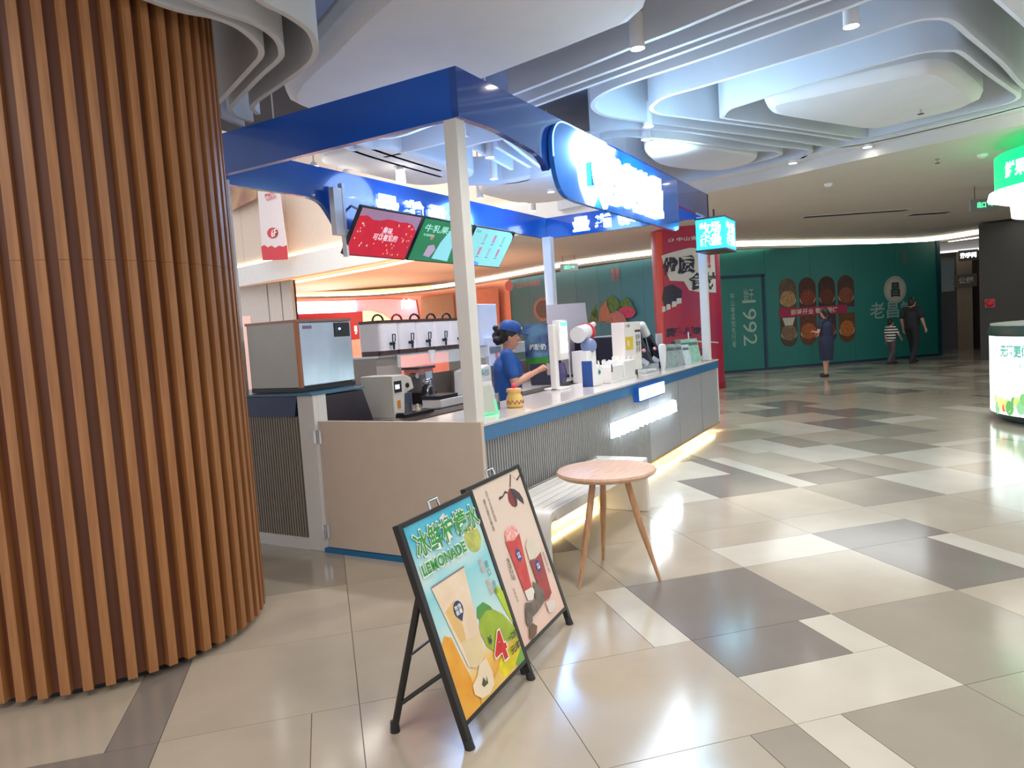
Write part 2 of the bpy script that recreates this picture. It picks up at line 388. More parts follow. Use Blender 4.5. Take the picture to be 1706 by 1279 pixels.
for P in ([(200,-22),(240,-2),(300,19),(356,30),(394,45),(420,64),(434,81),(434,94),(422,109),(368,167),(352,180)],
          [(240,-40),(300,-6),(366,21),(413,36),(443,51),(463,69),(469,90),(461,103),(431,130),(390,173),(383,184),(394,195),(420,204)],
          [(380,-40),(439,6),(469,21),(497,38),(516,54),(525,75),(525,90),(512,109),(469,141),(431,167),(420,180),(430,191)],
          [(366,194),(385,203),(405,211)]):
    part('ceiling_rib', MB().strip(px_poly(P, ZL), .035, ZL, 4.3), RIBM, ceil_o, smooth=True)
def cloud(P, z, top, br, k=4, name='cloud_panel'):
    poly = px_poly(P, z, k, True)
    o = part(name, MB().prism(poly, z, top), GYPS, ceil_o, smooth=True)
    b = o.modifiers.new('b', 'BEVEL'); b.width = br; b.segments = 5; b.limit_method = 'ANGLE'; b.angle_limit = R(60)
    return o
cp = [(p.x,p.y) for p in smooth_poly([Vector((a,b,0)) for a,b in [(7.80,1.30),(8.17,1.36),(8.49,1.26),(9.43,.76),(9.72,.58),(9.86,.33),(9.74,-.02),(9.62,-.40),(9.42,-.56),(9.2,-.60),(8.2,-.35),(7.84,-.20),(7.72,.05),(7.76,.9)]], 4, True)]
part('cloud_panel', MB().prism(cp, ZC-.03, 4.5), GYPS, ceil_o, smooth=True, bevel=.12)
cloud([(1075,245),(1080,262),(1110,278),(1190,285),(1240,276),(1262,264),(1240,256),(1100,238)], ZC-.02, 4.2, .05)
part('cloud_panel', MB().prism([(p.x,p.y) for p in [atz(a,b,ZC-.02) for a,b in ((499,182),(479,172),(474,158),(484,140),(508,114),(535,90),(560,62),(585,36),(610,12),(640,-14),(690,-50),(820,-80),(1090,-60),(1085,0),(1078,20),(1050,45),(930,92),(806,138))]]+[(5.66,4.2),(5.6,4.7),(5.3,4.86)], ZC-.02, 3.98), GYPS, ceil_o, bevel=.1, smooth=True)
part('cloud_panel', MB().prism([(5.0,-.05),(6.28,-.42),(7.68,-.88),(9.0,-1.4),(9.2,-4.5),(5.0,-4.0)], ZC, 4.5), GYPS, ceil_o, bevel=.06)
part('cloud_panel', MB().prism(rrect(6.3,5.15,8.6,6.2,.4), ZC, 4.2), GYPS, ceil_o, bevel=.05)
part('cloud_panel', MB().prism(rrect(9.2,3.3,11.2,5.9,.6), ZC, 4.2), GYPS, ceil_o, bevel=.05)
# cove light along the far wall
cove_px = [(1640,386),(1530,401),(1370,405),(1200,409),(1085,422),(950,440),(830,462),(760,474),(680,484),(600,490),(480,492)]
cove = [(p.x,p.y) for p in smooth_poly([atz(a,b,3.47).xy.to_3d() for a,b in cove_px], 5)]
part('cove_light', MB().strip(cove, .03, 3.43, 3.545), COVEL, ceil_o)
part('cove_ledge', MB().strip([(x+.05,y+.02) for x,y in cove], .14, 3.36, 3.425), SOFF, ceil_o)
part('cove_light', MB().strip([(25.4,-.75),(24.6,-2.4)], .04, 3.35, 3.5), COVEL, ceil_o)
# second cove beside the white slab edge
part('cove_light', MB().strip([(p.x,p.y) for p in (atz(482,470,3.5), atz(560,456,3.5), atz(640,441,3.5), atz(700,428,3.5))], .05, 3.44, 3.50), emis('orange_cove', (1,.62,.28,1), 4), ceil_o)
# downlights
def downlight(loc, label, rr=.056, hh=.26, on=True, grp='cylinder downlights among the curved ceiling ribs', en=34):
    t = thing('downlight', label, 'downlight', loc, 0, grp)
    part('housing', MB().lathe([(rr*.82,.02),(rr,0),(rr,hh)], n=20), WPLAS, t, smooth=True)
    part('lens', MB().lathe([(rr*.80,.004),(rr*.80,.019)], n=20), SPOTL, t)
    part('stem', MB().tube((0,0,hh),(0,0,4.9-loc[2]),.012,n=8), WPLAS, t)
    if en: spot('downlight_beam', (loc[0],loc[1],loc[2]-.03), en, ang=110)
    return t
DL = [(5.475,1.846,3.66,'white cylinder downlight nearest the edge of the big plain ceiling panel'),(6.118,.41,3.66,'white cylinder downlight at the top of the photo, right of the parallel ribs'),
 (7.664,2.508,3.66,'white cylinder downlight where the looped rib ends meet above the sign'),(10.744,.571,3.66,'white cylinder downlight hanging on the far frame, right one'),(11.016,1.531,3.66,'white cylinder downlight hanging on the far frame, left one'),
 (8.181,2.714,3.66,'bright cylinder downlight just above the glowing sign'),(7.595,4.466,3.66,'white cylinder downlight inside the canopy, the largest and highest'),(8.677,5.059,3.66,'white cylinder downlight inside the canopy, second from the top'),
 (9.723,5.95,3.66,'white cylinder downlight inside the canopy, lower left by the post'),(11.5,5.95,3.66,'white cylinder downlight inside the canopy, lowest, above the rear post'),(10.169,4.927,3.66,'white cylinder downlight inside the canopy beside the blue wave edge')]
for x, y, z, lb in DL: downlight((x,y,z), lb, en=(120 if 'inside' in lb else (80 if x < 7 else 40)))
GLOW = emis('glowing_shade', (1,.95,.9,1), 7)
for (x, y, lb) in ((5.86,6.19,'glowing white lamp over the left end of the rear blue fascia'),(6.41,6.18,'glowing white lamp, middle one over the rear blue fascia'),(6.97,6.2,'glowing white lamp over the white screen bracket'),(7.3,5.6,'glowing white lamp right of the screen bracket')):
    t = thing('pendant_lamp', lb, 'lamp', (x,y,3.5), 0, 'glowing lamps over the rear fascia')
    part('shade', MB().lathe([(.055,0),(.06,.01),(.055,.15)], n=16), GLOW, t, smooth=True)
    part('cap', MB().lathe([(.06,.15),(.03,.2),(.012,.21)], n=16), WPLAS, t, smooth=True)
    part('stem', MB().tube((0,0,.2),(0,0,1.4),.01,n=6), WPLAS, t)
spot('downlight_beam', (3.0,-.4,3.6), 30, ang=110); spot('downlight_beam', (1.2,1.0,3.6), 24, ang=110)
for (px,py,z,lb) in ((1534,190,3.68,'sprinkler head under the large rounded ceiling panel'),(1144,0,3.68,''),(1562,272,3.55,'sprinkler head in the plain far ceiling')):
    if not lb: continue
    p = atz(px,py,z-.06)
    t = thing('sprinkler', lb, 'sprinkler', (p.x,p.y,z))
    part('body', MB().tube((0,0,.0),(0,0,-.05),.01,n=8), CHROME, t); part('deflector', MB().lathe([(.035,-.06),(.035,-.055)],n=12), CHROME, t); part('escutcheon', MB().lathe([(.03,-.006),(.03,.01)],n=12), CHROME, t)
for (px,py,lb) in ((1380,306,'round smoke detector in the plain far ceiling'),(1637,257,'round smoke detector beside the green stall sign')):
    p = atz(px,py,3.55); t = thing('smoke_detector', lb, 'smoke detector', (p.x,p.y,3.55))
    part('body', MB().lathe([(.03,-.05),(.06,-.03),(.07,.01)],n=16), WPLAS, t, smooth=True)
def vent(px, py, L, W, rz, lb):
    p = atz(px,py,3.55); t = thing('ceiling_vent', lb, 'vent', (p.x,p.y,3.55), rz)
    part('frame', MB().box((-L/2,-W/2,-.012),(L/2,W/2,.005)), SOFF, t)
    for q in range(5):
        part('slat', MB().box((-L/2+.03, -W/2+W*(q+.3)/5, -.016),(L/2-.03, -W/2+W*(q+.7)/5, -.012)), PLEN, t)
vent(1425,355,2.2,.22,R(-62),'long slotted air vent in the far ceiling')
vent(1548,355,.9,.3,R(-62),'short slotted air vent in the far ceiling')
# green running-man exit signs
def exit_sign(P, rz, lb, W=.36, H=.15):
    t = thing('exit_sign', lb, 'exit sign', P, rz)
    part('housing', MB().box((-W/2,-.02,-H/2),(W/2,.02,H/2)), mat('exit_grey', rgb(120,120,118), .5, noise=.05), t)
    g = emis('exit_green', (.05,1,.25,1), 2.2)
    M = Matrix.Translation((-.06,-.0215,0)) @ Matrix.Rotation(R(90),4,'X')
    text('lettering', '出口', .15, .1, M, g, t, .03)
    part('arrow', MB().add([(.05,-.022,-.012),(.11,-.022,-.012),(.11,-.022,-.035),(.16,-.022,0),(.11,-.022,.035),(.11,-.022,.012),(.05,-.022,.012)],[(0,1,2,3,4,5,6)]), g, t)
    part('hanger', MB().tube((-W/3,0,H/2),(-W/3,0,H/2+.25),.006,n=6).tube((W/3,0,H/2),(W/3,0,H/2+.25),.006,n=6), BLKM, t)
p = atz(1640,341,3.22); exit_sign(p, R(-62), 'green exit sign hanging beside the green stall sign', .5, .2)
p = atz(948,445,3.22); exit_sign(p, R(-62), 'small green exit sign on the cove edge behind the rear post', .5, .2)

# ================================================================== WALLS
# teal hoarding in front of a closed shop
PR = Vector((24.8,-.42,0)); PL = Vector((20.12,4.8,0))
wall_r = bpy.data.objects.new('wall_right', None); COL.objects.link(wall_r); tag(wall_r, kind='structure')
dirw = (PR-PL).normalized(); nrm = Vector((-dirw.y, dirw.x, 0)); nrm = nrm if nrm.dot(-PL) > 0 else -nrm
def wp(u, z, off=0): return PL + dirw*u + nrm*off + Vector((0,0,z))
def wallbox(u0,u1,z0,z1,d0,d1): # d towards the viewer
    mb = MB(); P = [wp(u0,z0,d0),wp(u1,z0,d0),wp(u1,z0,d1),wp(u0,z0,d1)]; Q = [p+Vector((0,0,z1-z0)) for p in P]
    return mb.add(P+Q, [(0,3,2,1),(4,5,6,7),(0,1,5,4),(1,2,6,5),(2,3,7,6),(3,0,4,7)])
LT = [(20.12,4.8),(20.0,5.8),(20.25,7.0),(20.7,8.6),(21.5,10.5),(22.6,12.8)]
HTOP = 3.37
seams = [0, 1.4, 2.8, 4.2, 5.6, 7.0]
for a, b in zip(seams, seams[1:]): part('panel', wallbox(a+.004, b-.004, .05, HTOP, -.04, 0), TEAL, wall_r)
part('skirting', wallbox(0, 7.0, 0, .06, -.04, .012), TEALD, wall_r)
part('end_post', wallbox(7.0, 7.12, 0, HTOP, -.12, .02), mat('teal_edge', rgb(16,74,84), .4, noise=.1), wall_r)
part('end_return', MB().add([wp(7.1,0,-.02),wp(7.1,0,-.9),wp(7.1,3.4,-.9),wp(7.1,3.4,-.02)],[(0,1,2,3)]), TEALD, wall_r)
for a, b in zip(smooth_poly([Vector((x,y,0)) for x,y in LT], 2), smooth_poly([Vector((x,y,0)) for x,y in LT], 2)[1:]):
    part('panel', MB().strip([(a.x+.003*(b-a).x,a.y+.003*(b-a).y),(b.x-.003*(b-a).x,b.y-.003*(b-a).y)], .04, .0, HTOP), mat('teal_hoarding_blue', rgb(56,120,134), .45, noise=.06, nscale=1), wall_r)
part('door_frame', wallbox(-.4,1.36,2.6,2.68,0,.03), TEALD, wall_r); part('door_frame', wallbox(1.28,1.36,0,2.68,0,.03), TEALD, wall_r)
part('door_leaf', wallbox(-.4,1.28,.05,2.6,0,.012), TEAL, wall_r)
GT = mat('pale_green_print', rgb(170,196,180), .6, noise=.05)
def wtext(body, u, z, W, H, m_, rot=0, bold=.015, name='lettering'):
    M = frame(wp(u,z,.02), dirw, (0,0,1)) @ Matrix.Rotation(R(rot),4,'Z')
    # text must face the viewer
    if (dirw.cross(Vector((0,0,1)))).dot(nrm) < 0: M = frame(wp(u,z,.02), -dirw, (0,0,1)) @ Matrix.Rotation(R(rot),4,'Z')
    return text(name, body, W, H, M, m_, wall_r, bold)
wtext('1992', .86, 1.35, 1.25, .42, GT, -90, .0); wtext('始于', .86, 2.12, .30, .36, GT, 0, .0)
wtext('中\n山\n粤\n菜\n馆\n先\n行\n者', .36, 1.45, .13, 1.5, GT, 0, 0)
wtext('老昌堂', 5.45, 1.45, 1.5, .48, mat('pale_teal_print', rgb(150,180,172), .6, noise=.05))
def wflat(poly, off, m_, name='print'):
    mb = MB(); vs = [wp(u,z,off) for u,z in poly]; mb.add(vs, [tuple(range(len(poly)))])
    return part(name, mb, m_, wall_r)
def stadium(u, z0, z1, r, top=True, bot=False):
    P = []
    if bot: P += [(u+r*math.cos(R(a)), z0+r+r*math.sin(R(a))) for a in range(180,361,15)]
    else: P += [(u-r,z0),(u+r,z0)]
    if top: P += [(u+r*math.cos(R(a)), z1-r+r*math.sin(R(a))) for a in range(0,181,15)]
    else: P += [(u+r,z1),(u-r,z1)]
    return P
FC = [(196,152,104),(150,70,48),(120,62,44),(150,84,60),(150,120,92),(200,110,60),(120,70,66),(206,122,56)]
for k_ in range(8):
    u = 2.08+.62*(k_%4); top = k_ < 4; r = .27
    z0, z1 = (1.62, 2.52) if top else (.6, 1.45)
    wflat(stadium(u, z0, z1, r, top, not top), .004, mat('food_back_%d'%k_, rgb(*[int(c*.45)+20 for c in FC[k_]]), .6, noise=.3, nscale=9), 'food_print')
    zc = 1.95 if top else 1.0
    wflat([(u+(.25)*math.cos(R(a)), zc-.05+.16*math.sin(R(a))) for a in range(0,360,20)], .006, mat('dish_white', rgb(214,206,192), .5, noise=.05), 'food_print')
    wflat([(u+(.24)*math.cos(R(a)), zc+.23*math.sin(R(a))) for a in range(0,360,20)], .008, mat('food_%d'%k_, rgb(*FC[k_]), .6, noise=.5, nscale=22), 'food_print')
    if k_ == 4: wflat([(u-.2,1.42),(u+.2,1.42),(u+.12,1.2),(u-.12,1.2)], .009, mat('dish_white', rgb(214,206,192)), 'food_print')
wflat([(1.78,1.44),(3.95,1.44),(3.95,1.68),(1.78,1.68)], .012, mat('crimson_print', rgb(168,36,74), .5, noise=.05), 'print_band')
wtext('即将开业 敬请期待', 2.9, 1.56, 1.5, .16, mat('cream_print', rgb(230,214,200), .5, noise=.03))
wflat([(5.57+.38*math.cos(R(a)), 2.02+.4*math.sin(R(a))) for a in range(0,360,12)], .004, mat('pale_disc', rgb(176,178,170), .5, noise=.12, nscale=12), 'round_logo')
wflat([(5.57+.30*math.cos(R(a)), 2.02+.32*math.sin(R(a))) for a in range(0,360,12)], .006, mat('pale_disc2', rgb(196,194,184), .5, noise=.08, nscale=12), 'round_logo')
wtext('昌', 5.57, 2.02, .3, .42, mat('dark_logo', rgb(44,66,60), .5, noise=.05), 0, .03)
wtext('品\n质', 5.9, 2.93, .16, .3, mat('pink_print', rgb(150,120,128), .5, noise=.05), 0, 0)
# prints on the left stretch of the hoarding
def lw(px, py):  # point on left hoarding face near that picture column
    A = Vector((20.25,7.0,0)); B = Vector((21.5,10.5,0)); n_ = Vector(((B-A).y, -(B-A).x, 0)).normalized()
    return atplane(px, py, A - Vector((.14,0,0)), n_)
A = Vector((20.25,7.0,0)); B = Vector((21.5,10.5,0)); ld = (A-B).normalized()
def ltext(body, px, py, W, H, m_, bold=.01):
    text('lettering', body, W, H, frame(lw(px,py), ld, (0,0,1)), m_, wall_r, bold)
PINKP = mat('pink_print2', rgb(186,110,118), .5, noise=.05)
ltext('隹益\n双汉', 1025, 457, .34, .38, PINKP)
ltext('北京市中关村茶馆', 880, 473, 1.2, .2, PINKP)
def lflat(P, m_, name='print', off=0):
    mb = MB(); mb.add([lw(a,b)-Vector((off,0,0)) for a,b in P], [tuple(range(len(P)))]); part(name, mb, m_, wall_r)
lflat([(848+7*math.cos(R(a)), 476+9*math.sin(R(a))) for a in range(0,360,30)], PINKP)
lflat([(906+17*math.cos(R(a)), 515+20*math.sin(R(a))) for a in range(0,360,15)], mat('copper_seal', rgb(168,124,116), .5, noise=.3, nscale=14))
lflat([(906+13*math.cos(R(a)), 515+15*math.sin(R(a))) for a in range(0,360,15)], mat('dark_seal', rgb(96,84,82), .5, noise=.4, nscale=14), off=.01)
# food print: greens, pink flower and cup on the hoarding above the counter
GRP = mat('leaf_print', rgb(74,120,56), .5, noise=.4, nscale=9)
for (a,b,r1,r2,mm) in ((1000,520,12,16,GRP),(1020,508,14,13,GRP),(1043,510,12,12,GRP),(990,530,8,14,GRP)):
    lflat([(a+r1*(1+.25*math.sin(5*R(t)))*math.cos(R(t)), b+r2*(1+.25*math.cos(4*R(t)))*math.sin(R(t))) for t in range(0,360,15)], mm)
lflat([(1045+14*math.cos(R(a)), 520+10*math.sin(R(a))) for a in range(0,360,30)], mat('pink_flower_print', rgb(190,52,96), .5, noise=.4, nscale=14), off=.01)
lflat([(998,535),(1000,515),(1008,503),(1012,500),(1011,508),(1016,518),(1020,535)], mat('tan_print', rgb(170,110,80), .5, noise=.2), off=.02)
lflat([(1010,538),(1016,523),(1028,517),(1040,523),(1046,538)], mat('rose_bowl_print', rgb(176,108,104), .5, noise=.3), off=.03)

# left storefronts behind the stall
wall_b = bpy.data.objects.new('wall_back', None); COL.objects.link(wall_b); tag(wall_b, kind='structure')
bk = [(22.6,12.8)] + [(x+.5,y+.2) for x,y in cove if y > 13.2]
bk = [bk[0]] + bk[1::3] + [(19.0,23.0)]
part('shop_wall', MB().strip(bk, .1, 0, 3.4), mat('peach_wall', rgb(226,150,124), .6, noise=.06), wall_b)
def on_back(px, py, x=None):     # storefront reference plane
    return atplane(px, py, (21.6,16.0,0), (-.95,-.3,0))
bd = Vector((.3,-.95,0)).normalized()
def bflat(P, m_, name='shop_panel', off=0):
    mb = MB(); Q = [on_back(a,b)-Vector((.95,.3,0)).normalized()*off for a,b in P]; n = len(Q)
    Q2 = [q+Vector((.06,.02,0)) for q in Q]
    mb.add(Q+Q2, [tuple(range(n)), tuple(range(n,2*n))[::-1]]+[(i,(i+1)%n,(i+1)%n+n,i+n) for i in range(n)]); part(name, mb, m_, wall_b)
bflat([(480,500),(700,492),(760,488),(830,478),(836,620),(480,640)], mat('peach_wall', rgb(226,150,124)))
bflat([(480,492),(640,486),(720,480),(720,476),(600,484),(480,488)], emis('amber_strip', (1,.6,.2,1), 1.6), off=.03)
bflat([(482,505),(640,498),(694,500),(700,535),(600,540),(482,540)], mat('lilac_wall', rgb(196,180,206), .6, noise=.05), off=.08)
bflat([(702,496),(756,490),(760,545),(702,545)], mat('taupe_shop_wall', rgb(150,132,112), .6, noise=.05), off=.08)
bflat([(486,503),(594,501),(594,520),(486,523)], emis('neon_pink_white', (1,.72,.86,1), 3.5), off=.16, name='neon_sign')
M = frame(on_back(540,512)-Vector((.35,.1,0)), bd, (0,0,1))
text('neon_sign', '日日火炉糖水铺', 2.2, .3, M, emis('neon_white', (1,.93,.98,1), 8), wall_b, .03)
M = frame(on_back(684,506)-Vector((.35,.1,0)), bd, (0,0,1))
text('neon_sign', '内有', .42, .36, M, emis('neon_red_white', (1,.55,.6,1), 9), wall_b, .05)
bflat([(487,524),(608,519),(608,570),(487,580)], mat('dark_red_board', rgb(140,28,30), .5, noise=.08), off=.2, name='red_board')
M = frame(on_back(600,549)-Vector((.35,.1,0)), bd, (0,0,1)); text('lettering', '米\n粉', .13, .32, M, emis('board_white', (1,1,1,1), 1.5), wall_b, .03)
bflat([(608,518),(622,518),(640,523),(653,532),(660,545),(660,600),(612,600)], emis('yellow_arch', (1,.72,.28,1), 1.3), off=.22, name='arch_window')
bflat([(590,566),(700,552),(760,548),(760,640),(590,640)], mat('pink_wall_low', rgb(232,160,150), .6, noise=.05), off=.25)
point('shop_glow', (19.6,16.2,1.6), 50, (1,.55,.38), .4)
point('shop_glow', (18.6,18.5,2.4), 50, (1,.55,.5), .4)

# slab edge of the upper floor with banner, beige wall above
wall_l = bpy.data.objects.new('wall_left', None); COL.objects.link(wall_l); tag(wall_l, kind='structure')
upl = [(11.9,4.6),(12.5,6.6),(12.9,8.2),(13.4,10.3),(13.9,12.6),(14.4,15.0),(14.9,17.4),(15.6,21)]
part('slab_fascia', MB().strip([(x-.05,y) for x,y in upl], .1, 3.42, 3.98), WHITE, wall_l)
part('light_strip', MB().strip([(x-.07,y) for x,y in upl], .04, 3.985, 4.02), WARMLED, wall_l)
BEI = mat('beige_upper_wall', rgb(216,196,180), .7, noise=.03)
for a, b in zip(upl, upl[1:]):
    part('wall_panel', MB().strip([(a[0]+.004,a[1]+.01),(b[0]-.002,b[1]-.01)], .1, 4.03, 9), BEI, wall_l)
BA, BBp = Vector((15.0,18.0,0)), Vector((13.4,12.07,0)); bn = Vector((-(BBp-BA).y,(BBp-BA).x,0)).normalized(); bn = bn if bn.dot(-BA) > 0 else -bn
bdir = (BBp-BA).normalized()
def bp(px, py, off=.25): return atplane(px, py, BA+bn*off, bn)
t = thing('hanging_banner', 'tall white and red banner reading 6F on the beige upper wall', 'banner', tuple(bp(455,318,.25)))
def ban(P, m_, name, off):
    mb = MB(); mb.add([bp(a,b,.25+off) for a,b in P], [tuple(range(len(P)))]); return part(name, mb, m_, t, world=True)
Q = [bp(a,b,.25) for a,b in ((429,318),(466,322),(480,432),(438,434))]; Q2 = [q-bn*.02 for q in Q]
part('cloth', MB().add(Q+Q2, [(0,1,2,3),(7,6,5,4),(0,4,5,1),(1,5,6,2),(2,6,7,3),(3,7,4,0)]), mat('banner_white', rgb(228,214,214), .6, noise=.03), t, world=True)
BR = mat('banner_red', rgb(206,32,48), .5, noise=.05)
ban([(435,411),(440,408),(446,412),(452,409),(458,413),(465,409),(471,411),(478,408),(480,432),(438,434)], BR, 'red_hem', .01)
ban([(454+9*math.cos(R(a)), 388+9*math.sin(R(a))) for a in range(0,360,20)], BR, 'red_disc', .01)
text('lettering', '6F', .3, .2, Matrix.Translation(-Vector(t.location)) @ frame(bp(456,388,.29), bdir, (0,0,1)), mat('banner_white2', rgb(240,230,228), .5, noise=.02), t, .03)
text('lettering', '实力满满', .62, .22, Matrix.Translation(-Vector(t.location)) @ frame(bp(450,326,.28), bdir, (0,0,1)), BR, t, .03)
t = thing('wall_picture', 'large faded picture on the beige upper wall beside the wood column', 'picture', tuple(bp(400,325,.2)))
Q = [bp(a,b,.2) for a,b in ((360,310),(360,285),(427,312),(427,330),(381,353),(372,345))]; Q2 = [q-bn*.03 for q in Q]; n = 6
part('print', MB().add(Q+Q2, [tuple(range(n)),tuple(range(n,2*n))[::-1]]+[(i,(i+1)%n,(i+1)%n+n,i+n) for i in range(n)]), mat('picture_print', rgb(186,150,108), .6, noise=.5, nscale=1.2, c2=rgb(150,96,84)), t, world=True)
# far white shop wall with dark seams under the slab
wa = atz(395,480,3.42); wb = atz(482,467,3.42)
for ka_, kb_ in ((0,.55),(.55,.8),(.8,1)):
    a = wa.lerp(wb, ka_); b = wa.lerp(wb, kb_); g = (b-a).normalized()*.03
    part('wall_panel', MB().strip([(a.x+g.x+.12,a.y+g.y),(b.x-g.x+.12,b.y-g.y)], .1, 0, 3.45), mat('grey_white_wall', rgb(206,198,190), .6, noise=.04), wall_l)
part('seam_backing', MB().strip([(wa.x+.2,wa.y),(wb.x+.2,wb.y)], .04, 0, 3.44), BROWNP, wall_l)
part('pink_panel', MB().strip([(12.3,16.3),(13.0,15.2)], .06, 0, 2.4), mat('pale_pink_wall', rgb(236,196,186), .6, noise=.04), wall_l)

# dark wall and service corridor at the right
wall_f = bpy.data.objects.new('wall_front', None); COL.objects.link(wall_f); tag(wall_f, kind='structure')
DK = mat('charcoal_wall', rgb(58,54,50), .5, noise=.1, nscale=1)
p0 = atz(1634,600,0); part('dark_wall', MB().prism([(p0.x,p0.y),(p0.x+.0,p0.y-9),(p0.x+3,p0.y-9),(p0.x+6.2,p0.y-.9)], 0, 3.5), DK, wall_f)
part('corridor_wall', MB().box((28.4,-3.2,0),(28.6,1.0,3.2)), mat('corridor_brown', rgb(64,52,48), .5, noise=.1), wall_f)
q0 = atx(1566,500,27.5); q1 = atx(1594,500,27.5)
part('dark_door', MB().box((27.5,q1.y,0),(27.6,q0.y,3.0)), mat('dark_door_m', rgb(44,42,46), .4, noise=.1), wall_f)
part('door_glass', MB().box((27.47,q1.y+.05,1.9),(27.5,q0.y-.05,2.9)), mat('blue_grey_glass', rgb(72,88,104), .2, noise=.1), wall_f)
q2 = atx(1620,500,27.3)
part('beige_pier', MB().box((27.2,q2.y,0),(27.6,q1.y,3.1)), mat('beige_pier_m', rgb(150,134,116), .5, noise=.06), wall_f)
part('red_strip', MB().box((25.2,atx(1637,500,25.2).y,.3),(25.24,atx(1632,500,25.2).y,2.4)), mat('red_strip_m', rgb(186,50,44), .5, noise=.3, nscale=3), wall_f)
p = atx(1613,425,26.0)
t = thing('restroom_sign', 'small lit sign reading toilets at the service corridor', 'sign', p)
part('box', MB().box((0,-.25,-.16),(.1,.25,.16)), BLACK, t)
text('lettering', '洗手间', .42, .16, frame((-.006,0,0), (0,-1,0), (0,0,1)), emis('restroom_white', (1,1,1,1), 2.5), t, .04)
t = thing('wall_sign', 'small dark plate with white symbols on the beige corridor pier', 'sign', tuple(atx(1609,467,27.15)))
text('lettering', '公园', .4, .2, frame((0,0,0), (0,-1,0), (0,0,1)), mat('white_symbol', rgb(220,220,220), .5, noise=.02), t, .03)
part('plate', MB().box((.01,-.3,-.2),(.04,.3,.2)), mat('plate_grey', rgb(110,104,98), .5, noise=.05), t)
t = thing('fire_bell', 'small red alarm bell on the dark wall at the right', 'alarm', tuple(atplane(1649,505,(22.2,-1.4,0),(1,0,0))))
part('bell', MB().ball((-.05,0,0),.09,.5,1,1), mat('alarm_red', rgb(190,30,50), .3, noise=.05), t, smooth=True)
part('base', MB().box((-.02,-.11,-.11),(.0,.11,.11)), mat('alarm_red', rgb(190,30,50)), t)

# ================================================================== SLATTED WOOD COLUMN
cc = (2.292, 4.101); rc = .86
t = thing('wood_column', 'huge round column clad in vertical brown wood slats at the left', 'column', (cc[0],cc[1],0))
part('core', MB().lathe([(rc-.05,.035),(rc-.05,4.9)], n=96), SLATC, t, smooth=True)
part('plinth', MB().lathe([(rc-.09,0),(rc-.09,.04)], n=64), BLACK, t, smooth=True)
slm = MB().box((rc-.055,-.021,.035),(rc,.021,2.029)).mesh('slat', SLAT); slm2 = MB().box((rc-.055,-.021,2.0305),(rc,.021,4.9)).mesh('slat', SLAT)
ns = 58
for k_ in range(ns):
    a = R(-145.04 + 360.0/ns*k_)
    o = link('slat', slm, t); o.rotation_euler = (0,0,a)
    o = link('slat', slm2, t); o.rotation_euler = (0,0,a)

# ================================================================== RED POSTER COLUMN
pc = Vector((16.07,4.56,0)); pr = .735
t = thing('poster_column', 'round column wrapped in a red food poster behind the stall', 'column', pc)
part('shaft', MB().lathe([(pr,.12),(pr,3.55)], n=64), mat('crimson_wrap', rgb(176,34,60), .4, noise=.12, nscale=1.5, c2=rgb(160,36,78)), t, smooth=True)
part('base', MB().lathe([(pr+.02,0),(pr+.02,.12)], n=64), mat('red_base', rgb(150,30,44), .4, noise=.05), t, smooth=True)
va = math.atan2(-pc.y, -pc.x)
def wrap_me(me, s0, z0, off=.006):      # bend lettering/shape (x = along surface, y = up) on to the shaft
    for v in me.vertices:
        a = va + (v.co.x+s0)/pr; rr = pr+off
        v.co = Vector((rr*math.cos(a), rr*math.sin(a), v.co.y+z0))
def wrap_text(body, s, z, W, H, m_, bold=.04):
    me = text_fit(body, W, H, bold); bm = bmesh.new(); bm.from_mesh(me)
    me2 = me; bm.free(); me2.materials.clear(); me2.materials.append(m_)
    for p_ in me2.polygons: p_.material_index = 0
    wrap_me(me2, s, z, .012); link('lettering', me2, t)
def wrap_poly(P, m_, off=.006, name='print'):
    bm = bmesh.new(); vs = [bm.verts.new((a,b,0)) for a,b in P]; bm.faces.new(vs)
    xs = [a for a,b in P]; x = min(xs)+.08
    while x < max(xs):
        bmesh.ops.bisect_plane(bm, geom=bm.verts[:]+bm.edges[:]+bm.faces[:], plane_co=(x,0,0), plane_no=(1,0,0)); x += .08
    me = bpy.data.meshes.new(name); bm.to_mesh(me); bm.free(); me.materials.append(m_)
    wrap_me(me, 0, 0, off); link(name, me, t)
CW = mat('wrap_cream', rgb(206,206,200), .5, noise=.04); CK = mat('wrap_ink', rgb(40,36,56), .5, noise=.05)
wrap_poly([(-.55,2.98),(.1,3.08),(.72,3.02),(.72,2.1),(.3,2.12),(.05,2.18),(-.05,2.38),(-.35,2.42),(-.48,2.7)], CW, .006)
wrap_text('优质', -.16, 2.73, .72, .4, CK, .06); wrap_text('!!!', .47, 2.78, .2, .3, mat('wrap_red_ink', rgb(200,40,50), .5, noise=.03), .05)
wrap_text('食材', .38, 2.36, .66, .38, CK, .06)
wrap_poly([(-.6,2.05),(-.52,2.3),(-.3,2.34),(-.1,2.2),(-.12,2.02),(-.3,1.9),(-.52,1.85)], CK, .006)
for a, b in ((-.55,1.83),(-.42,1.87),(-.28,1.92),(-.17,1.98)): wrap_poly([(a-.06,b-.08),(a+.05,b-.06),(a+.05,b+.05),(a-.05,b+.05)], CW, .009)
wrap_text('质享美味', -.08, 1.3, .9, .2, CK, .06); wrap_text('新鲜口感', 0, .85, .9, .18, CK, .06)
wrap_poly([(-.15,1.1),(.72,1.0),(.72,1.03),(-.15,1.13)], mat('wrap_line', rgb(224,190,190), .5, noise=.03), .008)
wrap_poly([(.3+.34*math.cos(R(a)), .35+.42*math.sin(R(a))) for a in range(0,360,15)], CW, .007, 'bowl_print')
